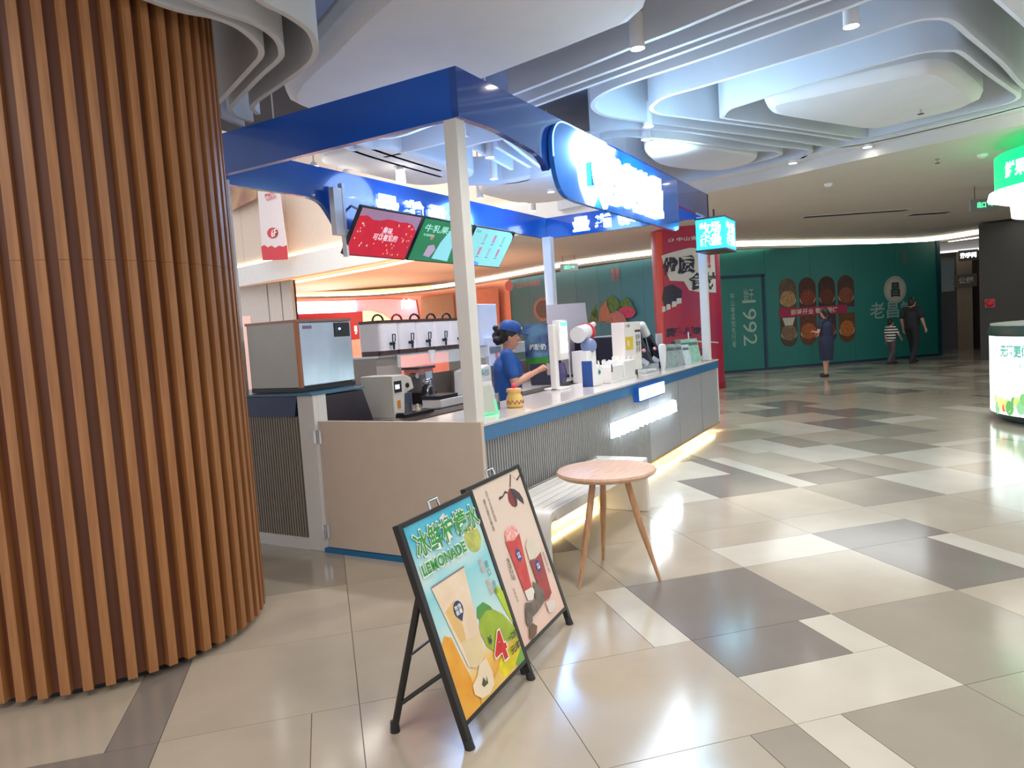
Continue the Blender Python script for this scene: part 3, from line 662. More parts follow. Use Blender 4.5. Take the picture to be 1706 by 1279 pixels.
wrap_poly([(.3+.30*math.cos(R(a)), .32+.37*math.sin(R(a))) for a in range(0,360,15)], mat('wrap_meat', rgb(190,56,64), .5, noise=.5, nscale=14, c2=rgb(226,150,150)), .010, 'bowl_print')
wrap_poly([(-.72,.12),(-.62,.12),(-.5,3.5),(-.72,3.5)], mat('wrap_orange', rgb(214,66,46), .4, noise=.1), .004)
wrap_text('㊣ 中山食品坊', .1, 3.28, .9, .09, CW, .02)

# ================================================================== STALL: canopy
X0, X1, Y0, Y1, ZT, ZB = 3.9, 10.05, 2.5, 5.0, 3.25, 2.94
can = thing('stall_canopy', 'blue wave-edged open canopy on white posts over the drinks stall', 'canopy', (X0,Y0,0))
def vfas(name, prof, x0n, axis, th, m_, parent, label=None):
    """prof: list of (s,z) outline; axis 'x': plate in plane y=x0n, 'y': plate in plane x=x0n"""
    mb = MB(); n = len(prof)
    if axis == 'x': A = [Vector((s,x0n,z)) for s,z in prof]; B = [Vector((s,x0n+th,z)) for s,z in prof]
    else: A = [Vector((x0n,s,z)) for s,z in prof]; B = [Vector((x0n+th,s,z)) for s,z in prof]
    mb.add(A+B, [tuple(range(n)), tuple(range(n,2*n))[::-1]]+[(i,(i+1)%n,(i+1)%n+n,i+n) for i in range(n)])
    return part(name, mb, m_, parent, world=True, label=label)
def sm2(P, k=5): return [(p.x,p.y) for p in smooth_poly([Vector((a,b,0)) for a,b in P], k)]
wave = sm2([(3.98,2.94),(4.35,2.95),(4.68,2.925),(4.95,2.90),(5.08,2.85),(5.14,2.80),(5.3,2.90),(5.6,2.93)])
vfas('fascia', [(X0,ZT),(X0,ZB)] + wave + [(X1,ZB),(X1,ZT)], Y0, 'x', .05, mat('royal_gloss_panel', rgb(24,70,160), .12, noise=.08, nscale=1.5, coat=.6), can, 'front fascia with a wavy lower edge')
vfas('fascia', [(Y0+.051,ZT),(Y1,ZT),(Y1,ZB),(Y0+.051,ZB)], X0, 'y', .05, NAVY, can, 'dark glossy left fascia')
vfas('fascia', [(Y0,ZT),(Y1,ZT),(Y1,ZB),(Y0,ZB)], X1-.05, 'y', .05, BLUE, can)
bw1 = sm2([(4.9,2.945),(5.05,2.94),(5.2,2.90),(5.33,2.76),(5.4,2.66),(5.5,2.62),(5.7,2.60)])
bw2 = sm2([(8.0,2.60),(8.12,2.63),(8.2,2.78),(8.3,2.90),(8.5,2.94)])
vfas('fascia', [(X0,ZT),(X0,2.93)] + bw1 + [(7.8,2.6)] + bw2 + [(X1,2.94),(X1,ZT)], Y1-.05, 'x', .05, BLUE, can, 'rear fascia dropping down behind the screens')
# raised sign board on the front fascia
sb = sm2([(5.10,3.16),(5.16,2.95),(5.22,2.74),(5.3,2.66),(5.45,2.62)])
vfas('sign_board', [(8.45,3.2),(5.6,3.2)] + sm2([(5.6,3.2),(5.3,3.19),(5.16,3.08),(5.14,2.9),(5.2,2.72),(5.32,2.625),(5.55,2.60)]) + [(8.3,2.60),(8.42,2.63),(8.45,2.72)], Y0-.05, 'x', .04, mat('sign_board_blue', rgb(22,112,212), .15, noise=.06, nscale=1.5, coat=.5, alpha=.86), can)
def edge_tube(name, pts, r, m_): part(name, MB().path(pts, r, 6), m_, can, world=True)
edge_tube('edge_light', [Vector((a,Y0-.055,b)) for a,b in sm2([(5.62,3.205),(5.3,3.195),(5.15,3.08),(5.13,2.9)])], .006, emis('edge_cyan', (.4,.75,1,1), 1.2))
# posts
def post(x, y, w_, ztop, name='post'):
    part(name, MB().box((x-w_/2,y-w_/2,.99 if y < 3 else 0),(x+w_/2,y+w_/2,ztop)), WHITE, can, world=True, bevel=.004)
post(3.958,2.578,.10,2.945); post(9.93,2.58,.10,2.94); post(9.86,4.88,.13,2.94); post(3.985,4.9,.13,2.94)
# glowing letters on the outside
cl = thing('round_logo_sign', 'glowing round logo with pointed foot left of the big stall lettering', 'sign', (5.98,Y0-.09,2.88))
P = [(.21*math.cos(R(a)), .25*math.sin(R(a))+.03) for a in range(-50,231,10)] + [(0,-.3)]
mb = MB(); A = [Vector((a,-.045,b)) for a,b in P]; B = [Vector((a,-.01,b)) for a,b in P]; n = len(P)
mb.add(A+B, [tuple(range(n)), tuple(range(n,2*n))[::-1]]+[(i,(i+1)%n,(i+1)%n+n,i+n) for i in range(n)])
part('lit_face', mb, SIGNW, cl)
text('logo_lettering', '牧场\n能量', .26, .26, frame((0,-.048,.03),(1,0,0),(0,0,1)), emis('logo_blue', (.7,.88,1,1), 5), cl, .02)
part('standoff', MB().box((-.1,-.01,-.1),(.1,.04,.1)), BLUE, cl)
names = ['first','second','third','fourth']
for k_, ch in enumerate('牧场能量'):
    x = 6.42+.375*k_
    o = text('sign_letter', ch, .35, .41-.0*k_, frame((x,Y0-.062,2.885),(1,0,0),(0,0,1)), SIGNW, None, .06, .035)
    tag(o, 'large glowing white character, the %s from the left, on the blue stall sign' % names[k_], 'sign letter', 'large glowing characters of the stall sign')
# inner (seen from behind) letters, mirrored
for k_, ch in enumerate('牧场能量'):
    y = 3.30+.36*k_
    o = text('sign_letter', ch, .27, .21, frame((X1-.062,y,3.09),(0,1,0),(0,0,1)), SIGNM, None, .04, .012)
    tag(o, 'glowing mirrored character %s from the right on the inner end fascia' % names[k_], 'sign letter', 'mirrored characters on the end fascia')
for k_, ch in enumerate('牧场能量'):
    x = 7.55-.46*k_
    o = text('sign_letter', ch, .37, .23, frame((x,Y1-.062,2.99),(-1,0,0),(0,0,1)) @ Matrix.Rotation(0,4,'Z'), SIGNM, None, .05, .012)
    me = o.data
    for v in me.vertices: v.co.x = -v.co.x
    o.matrix_basis = frame((x,Y1-.062,2.99),(1,0,0),(0,0,1))
    tag(o, 'glowing mirrored character %s from the right on the rear fascia behind the screens' % names[k_], 'sign letter', 'mirrored characters on the rear fascia')
text('', '', 1, 1, Matrix.Identity(4), SIGNM, None) if False else None
area('sign_glow', (7.0,Y0-.30,3.0), 2.0, 16, (.45,.75,1), (R(-90),0,0), .4)
point('halo_fill', (6.9,Y0-.45,3.35), 34, (.35,.68,1), .25)  # point light added to tint the ribs around the sign cyan
spot('ceiling_fill', (8.75,2.72,3.27), 90, (.62,.90,1), ang=120, blend=.9, r=.1, rot=(R(180),0,0))  # upward spot added for the bright patch on the ceiling panel
point('canopy_inner_glow', (8.4,4.3,3.1), 55, (.22,.48,1), .3); point('canopy_inner_glow', (6.2,4.4,3.15), 22, (.35,.55,1), .3)
# hanging light cube at the right post
p = Vector((9.5,2.28,2.62))
t = thing('light_box', 'small glowing blue cube sign hanging at the right post', 'sign', p)
s_ = .23
part('case', MB().box((-.30,-.18,-.19),(.30,.18,.19)), emis('lightbox_blue', (.02,.36,.85,1), 1.6), t)
part('trim', MB().box((-.31,-.19,.19),(.31,.19,.21)), BLKM, t); part('trim', MB().box((-.31,-.19,-.21),(.31,.19,-.19)), BLKM, t)
CY_ = emis('lightbox_cyan', (.5,1,1,1), 4)
text('lettering', '牧场\n能量', .44, .3, frame((0,-.185,0),(1,0,0),(0,0,1)), CY_, t, .03)
text('lettering', '牧场\n能量', .27, .3, frame((-.305,0,0),(0,-1,0),(0,0,1)), CY_, t, .03)
part('hanger', MB().tube((0,.02,.21),(0,.02,.34),.012), BLKM, t)

# ================================================================== STALL: counters
CT = .985
ct = thing('front_counter', 'long white-topped front counter with blue band and grey fluted front', 'counter', (X0,Y0,0))
part('worktop', MB().box((3.905,2.49,.965),(10.2,3.12,CT)), mat('white_quartz', rgb(216,204,198), .12, noise=.04, spec=.6), ct, bevel=.004, world=True)
part('blue_band', MB().box((3.93,2.495,.865),(10.18,2.53,.965)), BANDB, ct, world=True)
part('carcass', MB().box((3.93,2.535,.1),(10.15,3.08,.965)), GREYP, ct, world=True)
mb = MB(); x = 3.95
while x < 7.2:
    mb.box((x,2.507,.1),(x+.02,2.535,.865)); x += .0335
part('fluted_panel', mb, GREYF, ct, kind='stuff', world=True)
for a, b in ((7.21,8.3),(8.31,9.3),(9.31,10.15)): part('front_panel', MB().box((a,2.512,.1),(b-.006,2.535,.865)), GREYP, ct, world=True)
part('end_trim', MB().box((10.15,2.50,.1),(10.18,3.08,.965)), WHITE, ct, world=True)
part('bottom_rail', MB().box((3.93,2.5,.085),(10.18,2.545,.1)), mat('brass_rail', rgb(206,160,90), .3, .6, noise=.05), ct, world=True)
part('toe_kick', MB().box((3.95,2.66,0),(10.1,3.05,.1)), mat('pale_toe_kick', rgb(200,190,170), .5, noise=.05), ct, world=True)
part('led_strip', MB().box((4.0,2.56,.088),(10.1,2.58,.1)), emis('counter_led', (1,.80,.40,1), 34), ct, world=True)
t = thing('counter_light_sign', 'small glowing white box sign on the blue counter band', 'sign', (7.15,2.44,.86))
part('box', MB().box((-.4,0,-.075),(.4,.06,.075)), BLUE, t); part('face', MB().box((-.385,-.008,-.06),(.385,0,.06)), emis('counter_sign_white', (.86,.95,1,1), 5), t)
text('lettering', '牧场能量', .6, .1, frame((0,-.0095,0),(1,0,0),(0,0,1)), emis('counter_sign_letters', (1,1,1,1), 8), t, .03)
t = thing('counter_glow_lettering', 'glowing white line of lettering on the counter front', 'sign', (7.08,2.49,.595))
text('lettering', '鲜果茶饮·鲜牛乳茶·天然能量', 1.9, .14, frame((0,-.02,0),(1,0,0),(0,0,1)), emis('counter_letters', (.82,.94,1,1), 10), t, .045, .012)
part('backer', MB().box((-.96,0,-.07),(.96,.018,.07)), emis('counter_letter_back', (.7,.88,1,1), 1.5), t)
# gate between counters
gt = thing('swing_gate', 'plain beige half-height gate with two hinges', 'gate', (3.9,3.93,0))
part('leaf', MB().box((3.885,2.485,.04),(3.92,3.925,1.0)), mat('beige_laminate', rgb(206,190,174), .4, noise=.03), gt, bevel=.003, world=True)
for z in (.88,.16): 
    hg = part('hinge', MB().tube((3.878,3.935,z-.05),(3.878,3.935,z+.05),.012), CHROME, gt, smooth=True, world=True)
    part('hinge_leaf', MB().box((3.879,3.895,z-.05),(3.885,3.975,z+.05)), CHROME, gt, world=True)
part('threshold', MB().box((3.87,2.56,0),(3.95,3.95,.035)), mat('blue_threshold', rgb(24,106,156), .4, noise=.05), gt, world=True)
# side cabinet
sc = thing('side_cabinet', 'tall white framed side cabinet with navy band and taupe flutes', 'cabinet', (3.9,4.0,0))
part('body', MB().box((3.93,3.955,.0),(4.02,5.2,1.19)), WHITE, sc, world=True)
part('stile', MB().box((3.885,3.955,0),(3.93,4.12,1.195)), WHITE, sc, world=True, bevel=.003)
part('base_rail', MB().box((3.885,4.12,0),(3.93,5.2,.09)), WHITE, sc, world=True)
mb = MB().prism([(4.12,1.185),(5.2,1.185),(5.2,1.03),(4.16,1.03)], 3.885, 3.94, Matrix(((0,0,1,0),(1,0,0,0),(0,1,0,0),(0,0,0,1))))
part('navy_band', mb, NAVYD, sc, world=True)
mb = MB(); y = 4.15
while y < 5.18: mb.box((3.895,y,.09),(3.93,y+.016,1.03)); y += .027
part('fluted_panel', mb, GREYF2, sc, kind='stuff', world=True)
part('cabinet_top', MB().box((3.87,3.95,1.19),(4.46,5.2,1.205)), mat('blue_grey_top', rgb(60,110,140), .3, noise=.05), sc, world=True)
# back counter
bc = thing('back_counter', 'low rear counter along the back of the stall', 'counter', (4.8,4.9,0))
part('worktop', MB().box((4.8,3.95,.84),(9.7,4.9,.88)), mat('steel_top', rgb(190,180,176), .25, .4, noise=.06), bc, world=True)
part('carcass', MB().box((4.8,4.05,0),(9.68,4.88,.84)), mat('beige_carcass', rgb(206,176,150), .5, noise=.04), bc, world=True)
part('backsplash', MB().box((4.8,4.89,.86),(9.7,4.93,1.15)), mat('warm_grey_splash', rgb(150,140,136), .4, noise=.05), bc, world=True)
# bench
bn_ = thing('bench', 'white slatted bench with panel ends against the counter front', 'bench', (4.7,2.2,0))
BW = mat('bench_white', rgb(226,222,216), .3, noise=.02)
for k_ in range(6):
    y = 2.03+.072*k_; part('slat', MB().box((3.93,y,.425),(5.62,y+.064,.45)), BW, bn_, bevel=.004, world=True)
part('apron', MB().box((3.93,2.0,.375),(5.62,2.028,.45)), BW, bn_, bevel=.006, world=True)
part('apron', MB().box((3.93,2.435,.375),(5.62,2.46,.45)), BW, bn_, world=True)
part('leg', MB().box((5.62,2.0,0),(5.655,2.46,.455)), BW, bn_, bevel=.008, world=True)
prof = [(3.93,.45),(3.87,.443),(3.835,.42),(3.815,.38),(3.81,.3),(3.81,0),(3.84,0),(3.84,.30),(3.845,.36),(3.87,.395),(3.93,.41)]
part('leg', MB().prism(prof, -2.46, -2.0, Matrix(((1,0,0,0),(0,0,-1,0),(0,1,0,0),(0,0,0,1)))), BW, bn_, smooth=True, world=True)
# round table
tb = thing('round_table', 'round pale wood table on three splayed tapered legs', 'table', (4.14,1.74,0))
part('table_top', MB().lathe([(.285,.635),(.307,.648),(.313,.66),(.307,.672),(.296,.676)], n=64), PALEWOOD, tb, smooth=True)
part('under_plate', MB().lathe([(.19,.615),(.2,.634)], n=32), LEGWOOD, tb, smooth=True)
for fx, fy in ((3.829,1.827),(4.371,1.894),(4.104,1.411)):
    d = Vector((fx-4.14,fy-1.74,0)); top = d*.42+Vector((0,0,.62)); mid = d*.66+Vector((0,0,.34))
    part('leg', MB().tube(d, mid, .009, .021, 14).tube(mid, top, .021, .020, 14), LEGWOOD, tb, smooth=True)

# ================================================================== A-FRAME POSTER STANDS
wv = Vector((.9977,.068,0)); up = Vector((-.0196,.288,.9556)).normalized(); nb = wv.cross(up)   # nb points to the viewer side? checked below
if nb.y > 0: nb = -nb
def stand(O, label, loc_rear, rear_right):
    O = Vector(O); t = thing('poster_stand', label, 'poster stand', O)
    P = lambda u, v, d=0: wv*u + up*v + nb*d
    def bar(name, u0,u1,v0,v1,d0,d1,m_=BLKM, bev=.002):
        mb = MB(); vs = [P(u0,v0,d0),P(u1,v0,d0),P(u1,v0,d1),P(u0,v0,d1)]; vs += [P(u0,v1,d0),P(u1,v1,d0),P(u1,v1,d1),P(u0,v1,d1)]
        mb.add(vs, [(0,3,2,1),(4,5,6,7),(0,1,5,4),(1,2,6,5),(2,3,7,6),(3,0,4,7)]); return part(name, mb, m_, t, bevel=bev)
    bar('upright', .005,.034,.0,.895,-.024,.005); bar('upright', .578,.604,.0,.895,-.024,.005)
    for u in (.0195,.591): part('rubber_foot', MB().tube(P(u,-.0,-.01),P(u,.04,-.01),.021,.018), BLACK, t, smooth=True)
    bar('frame_rail', .034,.578,.875,.895,-.02,.005); bar('frame_rail', .034,.578,.085,.102,-.02,.005)
    bar('backing', .034,.578,.1,.876,-.012,-.006, mat('backing_grey', rgb(90,86,84), .6, noise=.05), 0)
    rz_ = Vector((-.02,.33,0))
    for u in (.02,.59):
        a = P(u,.60,-.02); b = wv*u + Vector((-.024,.355,0)) + Vector((0,0,.02))
        part('rear_leg', MB().tube(a, b+Vector((0,0,.0)), .0145, n=10), BLKM, t, smooth=True)
        part('rubber_foot', MB().tube(b-Vector((0,0,.02)), b+Vector((0,0,.025)), .02, .017), BLACK, t, smooth=True)
        a2 = P(u,.30,-.02); b2 = wv*u + Vector((-.02,.315,.125))
        part('brace', MB().tube(a2, b2, .009, n=8), BLKM, t, smooth=True)
    part('cross_bar', MB().tube(wv*.02+Vector((-.02,.25,.335)), wv*.59+Vector((-.02,.25,.335)), .006, n=8), CHROME, t, smooth=True)
    hx = .30
    part('handle', MB().path([P(hx-.035,.893,-.01),P(hx-.033,.93,-.01),P(hx+.033,.93,-.01),P(hx+.035,.893,-.01)], .006, 8), CHROME, t, smooth=True)
    return t, P
def grad(name, stops, axis='Y', nz=.25, sc_=3.0, a=0.0, b=1.0):
    if name in MATS: return MATS[name]
    M = bpy.data.materials.new(name); M.use_nodes = True; nt = M.node_tree; bs = nt.nodes['Principled BSDF']; bs.inputs['Roughness'].default_value = .35
    tc = nt.nodes.new('ShaderNodeTexCoord'); sp = nt.nodes.new('ShaderNodeSeparateXYZ'); n_ = nt.nodes.new('ShaderNodeTexNoise'); n_.inputs['Scale'].default_value = sc_
    ad = nt.nodes.new('ShaderNodeMath'); ad.operation = 'MULTIPLY_ADD'; ad.inputs[1].default_value = nz; mr = nt.nodes.new('ShaderNodeMapRange')
    mr.inputs['From Min'].default_value = a+nz*.5; mr.inputs['From Max'].default_value = b+nz*.5
    cr = nt.nodes.new('ShaderNodeValToRGB')
    nt.links.new(tc.outputs['Object'], sp.inputs[0]); nt.links.new(tc.outputs['Object'], n_.inputs['Vector'])
    nt.links.new(n_.outputs['Fac'], ad.inputs[0]); nt.links.new(sp.outputs[axis], ad.inputs[2]); nt.links.new(ad.outputs[0], mr.inputs['Value']); nt.links.new(mr.outputs[0], cr.inputs['Fac'])
    el = cr.color_ramp.elements
    while len(el) > 1: el.remove(el[-1])
    el[0].position = stops[0][0]; el[0].color = rgb(*stops[0][1])
    for p_, c_ in stops[1:]:
        e = el.new(p_); e.color = rgb(*c_)
    nt.links.new(cr.outputs['Color'], bs.inputs['Base Color']); MATS[name] = M; return M
def printer(t, P, base):      # returns fn drawing flat print on the board
    holder = link('poster', MB().add([(.034,.1,0),(.578,.1,0),(.578,.876,0),(.034,.876,0)],[(0,1,2,3)]).mesh('poster', base), t, frame(P(0,0,.0), wv, up))
    st = {'k':0}
    def draw(poly, m_, name='print'):
        st['k'] += 1
        poly = [(min(max(a,.034),.578),min(max(b,.1),.876)) for a,b in poly]
        mb = MB(); mb.add([(a,b,.0006+.0003*st['k']) for a,b in poly],[tuple(range(len(poly)))]); me = mb.mesh(name, m_)
        return link(name, me, holder)
    def txt(body, u, v, W, H, m_, bold=.02, rot=0):
        st['k'] += 1
        me = text_fit(body, W, H, bold); me.materials.clear(); me.materials.append(m_)
        for p_ in me.polygons: p_.material_index = 0
        return link('lettering', me, holder, Matrix.Translation((u,v,.0006+.0003*st['k'])) @ Matrix.Rotation(R(rot),4,'Z'))
    return draw, txt
t, P = stand((2.137,1.518,0), 'A-frame stand with a lemonade poster, the nearer of the two', None, None)
base = grad('lemonade_sky', [(0,(228,150,40)),(.14,(236,190,90)),(.26,(226,232,224)),(.45,(176,220,222)),(.62,(140,208,218)),(.75,(200,226,224)),(.88,(96,190,214)),(1,(60,172,206))], 'Y', .22, 4.5, .1, .88)
draw, txt = printer(t, P, base)
GR = mat('green_ink', rgb(48,150,58), .4, noise=.05); WH = mat('white_ink', rgb(238,238,226), .4, noise=.02)
draw(ell(.487,.70,.066,.062), mat('lemon_disc', rgb(196,202,104), .4, noise=.3, nscale=20))
draw([(.285,.845),(.33,.86),(.335,.842),(.29,.828)], mat('tape', rgb(232,214,206), .4, noise=.03))
# lemon half right edge and slices at the bottom
draw([(.034,.1),(.034,.40),(.07,.425),(.11,.40),(.13,.31),(.15,.22),(.16,.1)], mat('orange_fruit', rgb(226,150,38), .4, noise=.25, nscale=8, c2=rgb(232,176,70)))
draw([(.16,.1),(.19,.18),(.30,.145),(.36,.165),(.578,.165),(.578,.1)], mat('orange_fruit2', rgb(222,168,64), .4, noise=.3, nscale=9, c2=rgb(240,206,120)))
draw([(.35,.165),(.40,.19),(.52,.205),(.578,.20),(.578,.13),(.48,.115),(.37,.11)], mat('yellow_fruit', rgb(240,218,30), .4, noise=.3, nscale=12))
draw([(.49,.12),(.578,.16),(.578,.1),(.50,.1)], mat('rind_green', rgb(120,168,70), .4, noise=.2))
draw([(.322,.40),(.345,.435),(.40,.437),(.445,.40),(.47,.35),(.36,.35)], mat('lime_dark', rgb(84,150,60), .4, noise=.1))
draw([(.305,.345),(.335,.385),(.40,.398),(.46,.38),(.52,.335),(.578,.25),(.578,.205),(.47,.225),(.37,.228),(.325,.27)], mat('lime', rgb(162,186,48), .4, noise=.2, nscale=10))
draw([(.515,.45),(.545,.46),(.578,.42),(.578,.27),(.55,.33),(.53,.40)], mat('lime2', rgb(186,210,40), .4, noise=.1))
# cup
draw([(.085,.612),(.345,.612),(.30,.30),(.262,.235),(.205,.235),(.155,.26)], mat('cup_milky', rgb(226,200,170), .35, noise=.12, nscale=9, c2=rgb(236,214,190)))
draw([(.12,.50),(.20,.52),(.205,.40),(.19,.33),(.155,.36)], mat('cup_amber', rgb(230,190,120), .35, noise=.1))
draw([(.16,.36),(.30,.34),(.262,.235),(.205,.235),(.17,.25)], mat('cup_pale', rgb(228,206,160), .35, noise=.1))
draw([(.085,.612),(.345,.612),(.345,.618),(.085,.618)], mat('cup_rim', rgb(120,120,130), .35, noise=.1))
draw([(.225,.235),(.29,.24),(.30,.17),(.285,.125),(.235,.11),(.175,.12),(.135,.155),(.14,.19),(.19,.205)], mat('cup_foot', rgb(236,216,186), .35, noise=.06))
LB = mat('logo_navy', rgb(34,46,104), .4, noise=.05)
draw([(.21+.035*math.cos(R(a)), .478+.035*math.sin(R(a))) for a in range(-30,211,15)]+[(.21,.428)], LB); txt('牧场\n能量', .21,.478,.05,.04, WH, .02)
draw([(.20,.165),(.225,.185),(.235,.16),(.25,.18),(.245,.15),(.21,.15)], mat('tea_leaf', rgb(70,80,40), .4, noise=.1))
txt('冰鲜柠檬水', .322,.789,.525,.118, WH, .045); txt('冰鲜柠檬水', .322,.789,.515,.106, GR, .018)
txt('LEMONADE', .232,.69,.355,.056, WH, .05); txt('LEMONADE', .232,.69,.345,.046, GR, .03)
OR = mat('coral_ink', rgb(236,140,110), .4, noise=.05); DG = mat('dark_green_ink', rgb(60,100,90), .4, noise=.05)
txt('冰\n爽', .475,.575,.03,.07,OR,0); txt('清\n口', .515,.55,.03,.07,DG,0); txt('酸\n甜', .485,.475,.03,.07,OR,0); txt('清\n新', .522,.46,.03,.06,DG,0)
txt('4', .405,.232,.12,.135, WH, .06); txt('4', .405,.232,.108,.122, mat('price_red', rgb(206,34,30), .4, noise=.04), .035)
NV = mat('navy_ink', rgb(36,40,70), .4, noise=.04)
txt('¥', .352,.286,.03,.035, NV, .02); txt('一口价', .53,.232,.09,.03, NV, .02); txt('元/杯', .527,.18,.1,.035, NV, .03)

t, P = stand((3.334-.9977*.587,1.65-.068*.587,0), 'A-frame stand with a pink red-drinks poster, the farther of the two', None, None)
draw, txt = printer(t, P, grad('pink_paper', [(0,(232,196,180)),(.5,(230,206,192)),(1,(226,206,190))], 'Y', .3, 3, .1, .88))
BRN = mat('branch_brown', rgb(84,46,40), .4, noise=.1)
draw([(.475,.865),(.482,.858),(.435,.80),(.425,.805)], BRN); draw([(.475,.865),(.483,.858),(.53,.818),(.525,.825)], BRN); draw([(.525,.826),(.53,.816),(.578,.835),(.578,.842)], BRN)
draw([(.385,.79),(.365,.80),(.33,.783),(.29,.785),(.28,.77),(.325,.775),(.365,.788),(.385,.78)], BRN)
draw([(.421,.801),(.39,.785),(.375,.76),(.371,.74),(.385,.715),(.411,.70),(.43,.70),(.43,.75)], mat('pod_red', rgb(136,40,48), .4, noise=.15))
draw([(.421,.801),(.43,.75),(.425,.70),(.44,.702),(.458,.73),(.45,.775)], mat('pod_black', rgb(60,38,42), .4, noise=.1))
draw([(.425,.798),(.465,.785),(.505,.755),(.522,.72),(.514,.69),(.485,.715),(.455,.745)], mat('pod_leaf', rgb(66,54,66), .4, noise=.1))
IK = mat('brown_ink', rgb(92,70,62), .4, noise=.04)
for k_, (s, u, v, W, H) in enumerate((('从\n不\n可\n言\n说\n的\n温\n润',.185,.765,.02,.16),('遇\n见\n夏\n日\n果\n茶',.14,.73,.022,.16),('·\n桑\n葚\n冰\n茶',.178,.455,.024,.13),('一\n口\n清\n甜',.157,.45,.014,.1),('·\n红\n豆\n牛\n乳',.54,.37,.022,.13),('鲜\n果\n制\n成',.139,.33,.012,.07))):
    txt(s, u, v, W, H, IK, 0)
RC = mat('red_drink', rgb(212,60,50), .35, noise=.2, nscale=14, c2=rgb(190,40,40)); RC2 = mat('dark_red_drink', rgb(168,44,44), .35, noise=.3, nscale=14)
draw(ell(.285,.595,.07,.035), mat('ice_pink', rgb(232,130,124), .35, noise=.5, nscale=50, c2=rgb(246,206,200)))
draw([(.204,.583),(.285,.565),(.362,.578),(.305,.31),(.255,.30),(.222,.318)], RC)
draw([(.204,.583),(.285,.567),(.362,.578),(.36,.573),(.285,.558),(.206,.577)], mat('cup_gloss', rgb(240,150,140), .3, noise=.05))
draw([(.38,.50),(.42,.525),(.50,.50),(.53,.46),(.51,.425),(.44,.415),(.37,.43)], mat('cream', rgb(228,216,196), .4, noise=.1))
draw([(.37,.425),(.44,.41),(.51,.427),(.482,.215),(.44,.20),(.374,.206)], RC2)
draw(ell(.282,.483,.026,.032), mat('logo_blue_p', rgb(40,56,140), .4, noise=.05)); draw(ell(.437,.375,.026,.032), mat('logo_blue_p', rgb(40,56,140)))
txt('牧场\n能量', .282,.483,.03,.03, WH, .02); txt('牧场\n能量', .437,.375,.03,.03, WH, .02)
draw([(.222,.318),(.305,.31),(.32,.285),(.27,.255),(.225,.27)], mat('white_cloth', rgb(232,224,214), .4, noise=.05))
draw([(.33,.33),(.367,.30),(.404,.256),(.39,.21),(.34,.20),(.27,.19),(.217,.189),(.20,.17),(.15,.165),(.143,.19),(.17,.24),(.196,.269),(.25,.25),(.30,.25)], mat('grey_trousers', rgb(118,104,92), .4, noise=.4, nscale=24))
draw([(.195,.168),(.155,.16),(.126,.12),(.145,.106),(.2,.112),(.23,.138)], mat('brown_boot', rgb(112,88,62), .4, noise=.3, nscale=20))
draw([(.385,.197),(.44,.19),(.482,.17),(.47,.146),(.42,.135),(.385,.145)], mat('white_shoe', rgb(228,216,206), .4, noise=.05))

